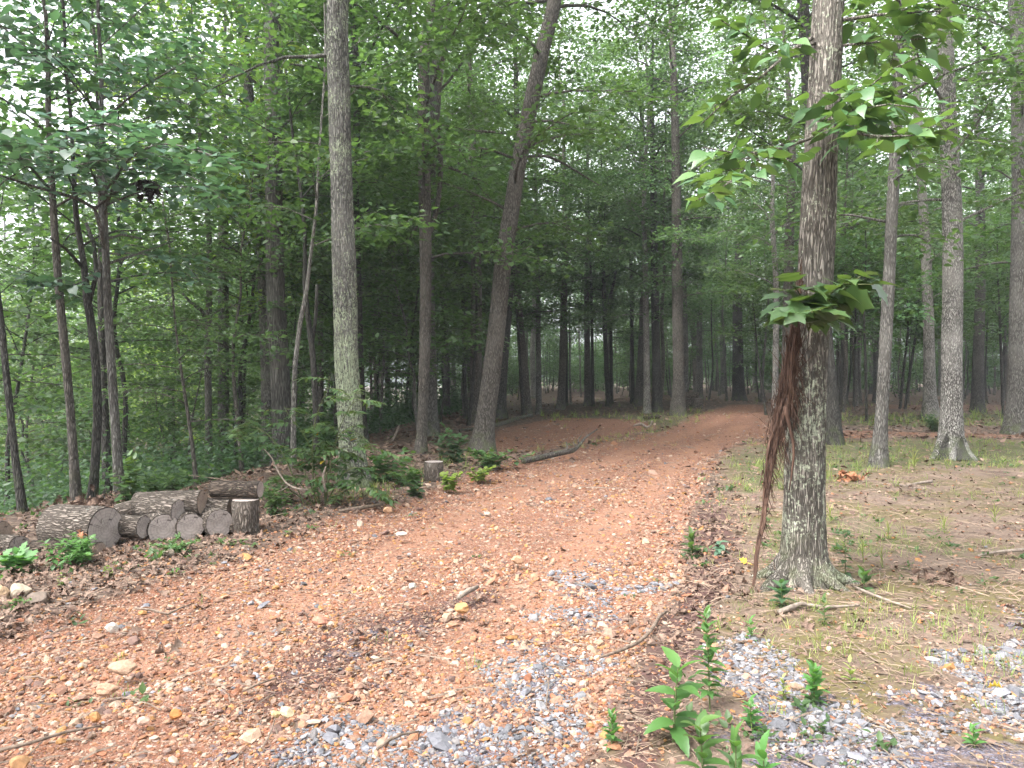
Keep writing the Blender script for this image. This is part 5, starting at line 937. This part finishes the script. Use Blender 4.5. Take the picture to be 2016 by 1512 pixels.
# the bush with paired leaflets between the woodpile and the lichen tree
def pinnate_bush():
    base = ground(640, 985); base[1] = 8.9; base[0] = (640 - 1008) / FPX * 8.9; base[2] = float(Hgt(base[0], base[1])); sg, lg, yg = Geo(), Geo(), Geo(); rg = np.random.default_rng(71)
    stems = [[(600, 985), (560, 900), (520, 850), (480, 838), (445, 850)], [(620, 985), (615, 900), (620, 830), (640, 775), (650, 740)], [(640, 985), (650, 900), (680, 850), (715, 860), (740, 890)], [(630, 985), (600, 930), (580, 890), (560, 880)], [(640, 985), (670, 940), (700, 920), (730, 935)], [(620, 985), (590, 950), (560, 935), (530, 940)], [(640, 985), (640, 930), (660, 890), (690, 880)], [(630, 985), (610, 880), (570, 820), (560, 800)], [(640, 985), (660, 870), (690, 800), (715, 785)], [(645, 985), (690, 960), (720, 960), (745, 975)], [(615, 985), (570, 965), (540, 968), (515, 980)]]
    for st in stems:
        w = np.array([at_depth(a, b, 8.9 + rg.uniform(-.5, .35) * i / len(st)) - base for i, (a, b) in enumerate(st)]); w[0] = [w[0][0], w[0][1], -.03]; p = resample(w, .05); sg.add(*tube_arr(p, np.linspace(.009, .003, len(p)), 5))
        for t in np.linspace(.3, 1, 10):
            i = min(len(p) - 2, int(t * (len(p) - 1))); d = unit(p[i + 1] - p[max(0, i - 2)]); a = rg.uniform(0, 6.28); rd = unit(d * .5 + np.array([math.cos(a), math.sin(a) * .8, rg.uniform(-.35, .25)])); L = rg.uniform(.22, .36); r_ = [p[i]]
            for _ in range(6): r_.append(r_[-1] + rd * L / 6); rd = unit(rd + [0, 0, -.10])
            r_ = np.array(r_); sg.add(*tube_arr(r_, np.linspace(.003, .0015, 7), 4, False)); side = unit(np.cross(rd, [0, 0, 1.])); m = 11; u = np.linspace(.25, 1, m); c = np.stack([np.interp(u, np.linspace(0, 1, 7), r_[:, k]) for k in range(3)], 1); s_ = np.where(np.arange(m) % 2, 1, -1)[:, None]
            D = rd * .45 + side * s_ * .9 + [0, 0, -.45]; D[-1] = rd; yl = rg.random(m) < .005
            N = np.array([0, 0, 1.]) + side * s_ * .3 + rg.normal(size=(m, 3)) * .2; sz = .11 * rg.uniform(.75, 1.15, m)
            add_leaves(lg, c[~yl], D[~yl], N[~yl], sz[~yl], T_FN, np.clip(rg.normal(.5, .2, (~yl).sum()), 0, 1)); add_leaves(yg, c[yl], D[yl], N[yl], sz[yl] * 1.1, T_F, rg.random(yl.sum()))
    r = empty('leafy_bush', base, 'waist-high bush of paired oval leaflets with a few yellow leaves, right of the woodpile', 'bush'); sg.build('stem', M['stem'], r); lg.build('foliage', M['leaf_big'], r); 
    if yg.n: tag(yg.build('yellow_leaves', M['leaf_gold'], r), 'yellow leaves')
pinnate_bush()
# single leaves and clumps that catch the eye
def leaf_heap(name, label, cat, c, n, spread, size, mat, seed, T=TD, hang=0.0):
    rg = np.random.default_rng(seed); g = Geo(); P = rg.normal(size=(n, 3)) * spread; P[:, 2] = np.abs(P[:, 2]) if not hang else P[:, 2] - hang * np.abs(P[:, 2]); D = rg.normal(size=(n, 3)) * [1, 1, .5] - [0, 0, hang]; N = rg.normal(size=(n, 3)) + [0, 0, .8]
    add_leaves(g, P, D, N, size * rg.uniform(.7, 1.3, n), T, rg.random(n)); return tag(g.build(name, mat, loc=c), label, cat)
leaf_heap('dead_leaf_clump', 'dark clump of dead leaves hanging in the knotty young tree', 'leaf clump', at_depth(292, 368, 8.3), 80, np.array([.05, .05, .06]), .08, M['nest'], 3, hang=.5)
leaf_heap('dead_leaf_clump', 'orange-brown clump of dead leaves on the lawn in front of the slim grey trunk', 'leaf clump', ground(1668, 946) + [0, 0, .02], 30, np.array([.085, .06, .03]), .12, M['leaf_orange'], 4)
leaf_heap('dead_leaf_clump', 'heap of brown dead leaves on the lawn right of the vine-clad oak', 'leaf clump', ground(1856, 1146) + [0, 0, .01], 26, np.array([.10, .06, .012]), .085, M['leaf_litter'], 5)
tag(leaf_heap('leaf_pile', None, None, np.array([-4.55, 8.6, float(Hgt(-4.55, 8.6))]), 500, np.array([.28, .14, .05]), .085, M['leaf_litter'], 6), 'heap of brown leaves behind the largest log', 'leaves', kind='stuff')
leaf_heap('fallen_leaf', 'orange leaf stuck on the end of the largest log', 'leaf', at_depth(166, 1053, 6.4), 3, np.array([.012, .01, .03]), .075, M['leaf_orange'], 7)
leaf_heap('fallen_leaf', 'yellow leaf at the foot of the hairy vine', 'leaf', ground(1473, 1116) + [0, 0, .03], 2, np.array([.01, .01, .01]), .055, M['leaf_gold'], 8, T=T_TULIP)
leaf_heap('fallen_leaf', 'pinkish curled leaf near the bottom edge of the gravel', 'leaf', ground(1036, 1492) + [0, 0, .015], 1, np.array([.01, .01, .01]), .09, M['leaf_litter'], 9)
leaf_heap('fallen_leaf', 'yellow-brown leaf on the gravel at the right', 'leaf', ground(1945, 1362) + [0, 0, .015], 1, np.array([.01, .01, .01]), .06, M['leaf_gold'], 10)
leaf_heap('fallen_leaf', 'curled grey-brown leaf among the stones of the left road', 'leaf', ground(330, 1300) + [0, 0, .02], 2, np.array([.02, .01, .01]), .10, M['leaf_litter'], 11)

# ------------------------------------------------------------------ undergrowth and the far woods
def undergrowth():
    g = Geo(); rg = np.random.default_rng(55); n = 2600; y = np.sqrt(rg.uniform(8.8 ** 2, 42 ** 2, n)); px = rg.uniform(-150, 900, n); x = (px - 1008) / FPX * y; s_ = np.interp(y, EDGE_Y, EDGE_X) - x
    k = (s_ > .3) & (rg.random(n) < smooth(.2, 2.2, s_)); x, y, s_ = x[k], y[k], s_[k]; m = len(x); per = 60
    z = Hgt(x, y); h = np.where(rg.random(m) < .3, 1.5, .75) * rg.uniform(.4, 1.2, m) * smooth(0, 3, s_ + 1); r = rg.uniform(.25, .55, m)
    X, Y, Z, Hh, Rr = (np.repeat(v, per) for v in (x, y, z, h, r)); q = rg.normal(size=(m * per, 3)); u = rg.random(m * per) ** .6
    P = np.stack([X + q[:, 0] * Rr, Y + q[:, 1] * Rr, Z + Hh * u], 1); D = q * [1, 1, .2] - [0, 0, .2]; N = np.array([0, 0, 1.]) + rg.normal(size=P.shape) * .4
    add_leaves(g, P, D, N, (.065 + .0025 * Y) * rg.uniform(.7, 1.25, len(P)), T_Q, np.clip(np.repeat(rg.random(m), per) * .7 + rg.random(m * per) * .3, 0, 1))
    tag(g.build('undergrowth', M['leaf_dark']), 'dense low leafy undergrowth covering the slope behind the woodpile', 'undergrowth', kind='stuff')  # darker leaf colour carries the shade of the falling slope
undergrowth()
def far_woods():
    g = Geo(); rg = np.random.default_rng(56); n = 9000; y = rg.uniform(84, 125, n); px = rg.uniform(-500, 2500, n); x = (px - 1008) / FPX * y; z = rg.random(n) ** 1.1 * 21; c = np.stack([x, y, z], 1)
    k = fbm(c * [.09, .09, .12], 3, 61) > -.12 - .25 * (z < 6); k &= ~((px > 1085) & (px < 1180) & (z > 22)); c = c[k]; m = len(c); per = 16
    P = np.repeat(c, per, 0) + rg.normal(size=(m * per, 3)) * [1.1, 1.1, .5]; P[:, 2] += Hgt(P[:, 0], P[:, 1]); D = rg.normal(size=P.shape); N = np.array([0, 0, 1.]) + rg.normal(size=P.shape) * .5
    add_leaves(g, P, D, N, .42 * rg.uniform(.6, 1.3, len(P)), T_Q, np.clip(np.repeat(rg.random(m), per) * .7 + rg.random(m * per) * .3, 0, 1))
    tag(g.build('far_woods', M['leaf_far']), 'far-off woods closing the view behind the trunks', 'woods', kind='stuff')
far_woods()

# ------------------------------------------------------------------ thin volume added to lift the dark centre and turn foliage bluish
def added_haze():
    g = Geo(); x0, x1, y0, y1, z0, z1 = -334, 334, -124, 424, -8, 40
    v = [(x, y, z) for z in (z0, z1) for y in (y0, y1) for x in (x0, x1)]
    g.add(v, np.array([[0, 2, 3, 1], [4, 5, 7, 6], [0, 1, 5, 4], [2, 6, 7, 3], [0, 4, 6, 2], [1, 3, 7, 5]]))
    m = bpy.data.materials.new('added_haze'); m.use_nodes = True; t = m.node_tree; t.nodes.remove(t.nodes['Principled BSDF'])
    pv = t.nodes.new('ShaderNodeVolumePrincipled'); pv.inputs['Color'].default_value = (.86, .92, 1, 1); pv.inputs['Density'].default_value = .0009; pv.inputs['Anisotropy'].default_value = .2
    t.links.new(pv.outputs[0], t.nodes['Material Output'].inputs['Volume'])
    o = g.build('added_haze', m, smooth=False); tag(o, kind='stuff')
added_haze()
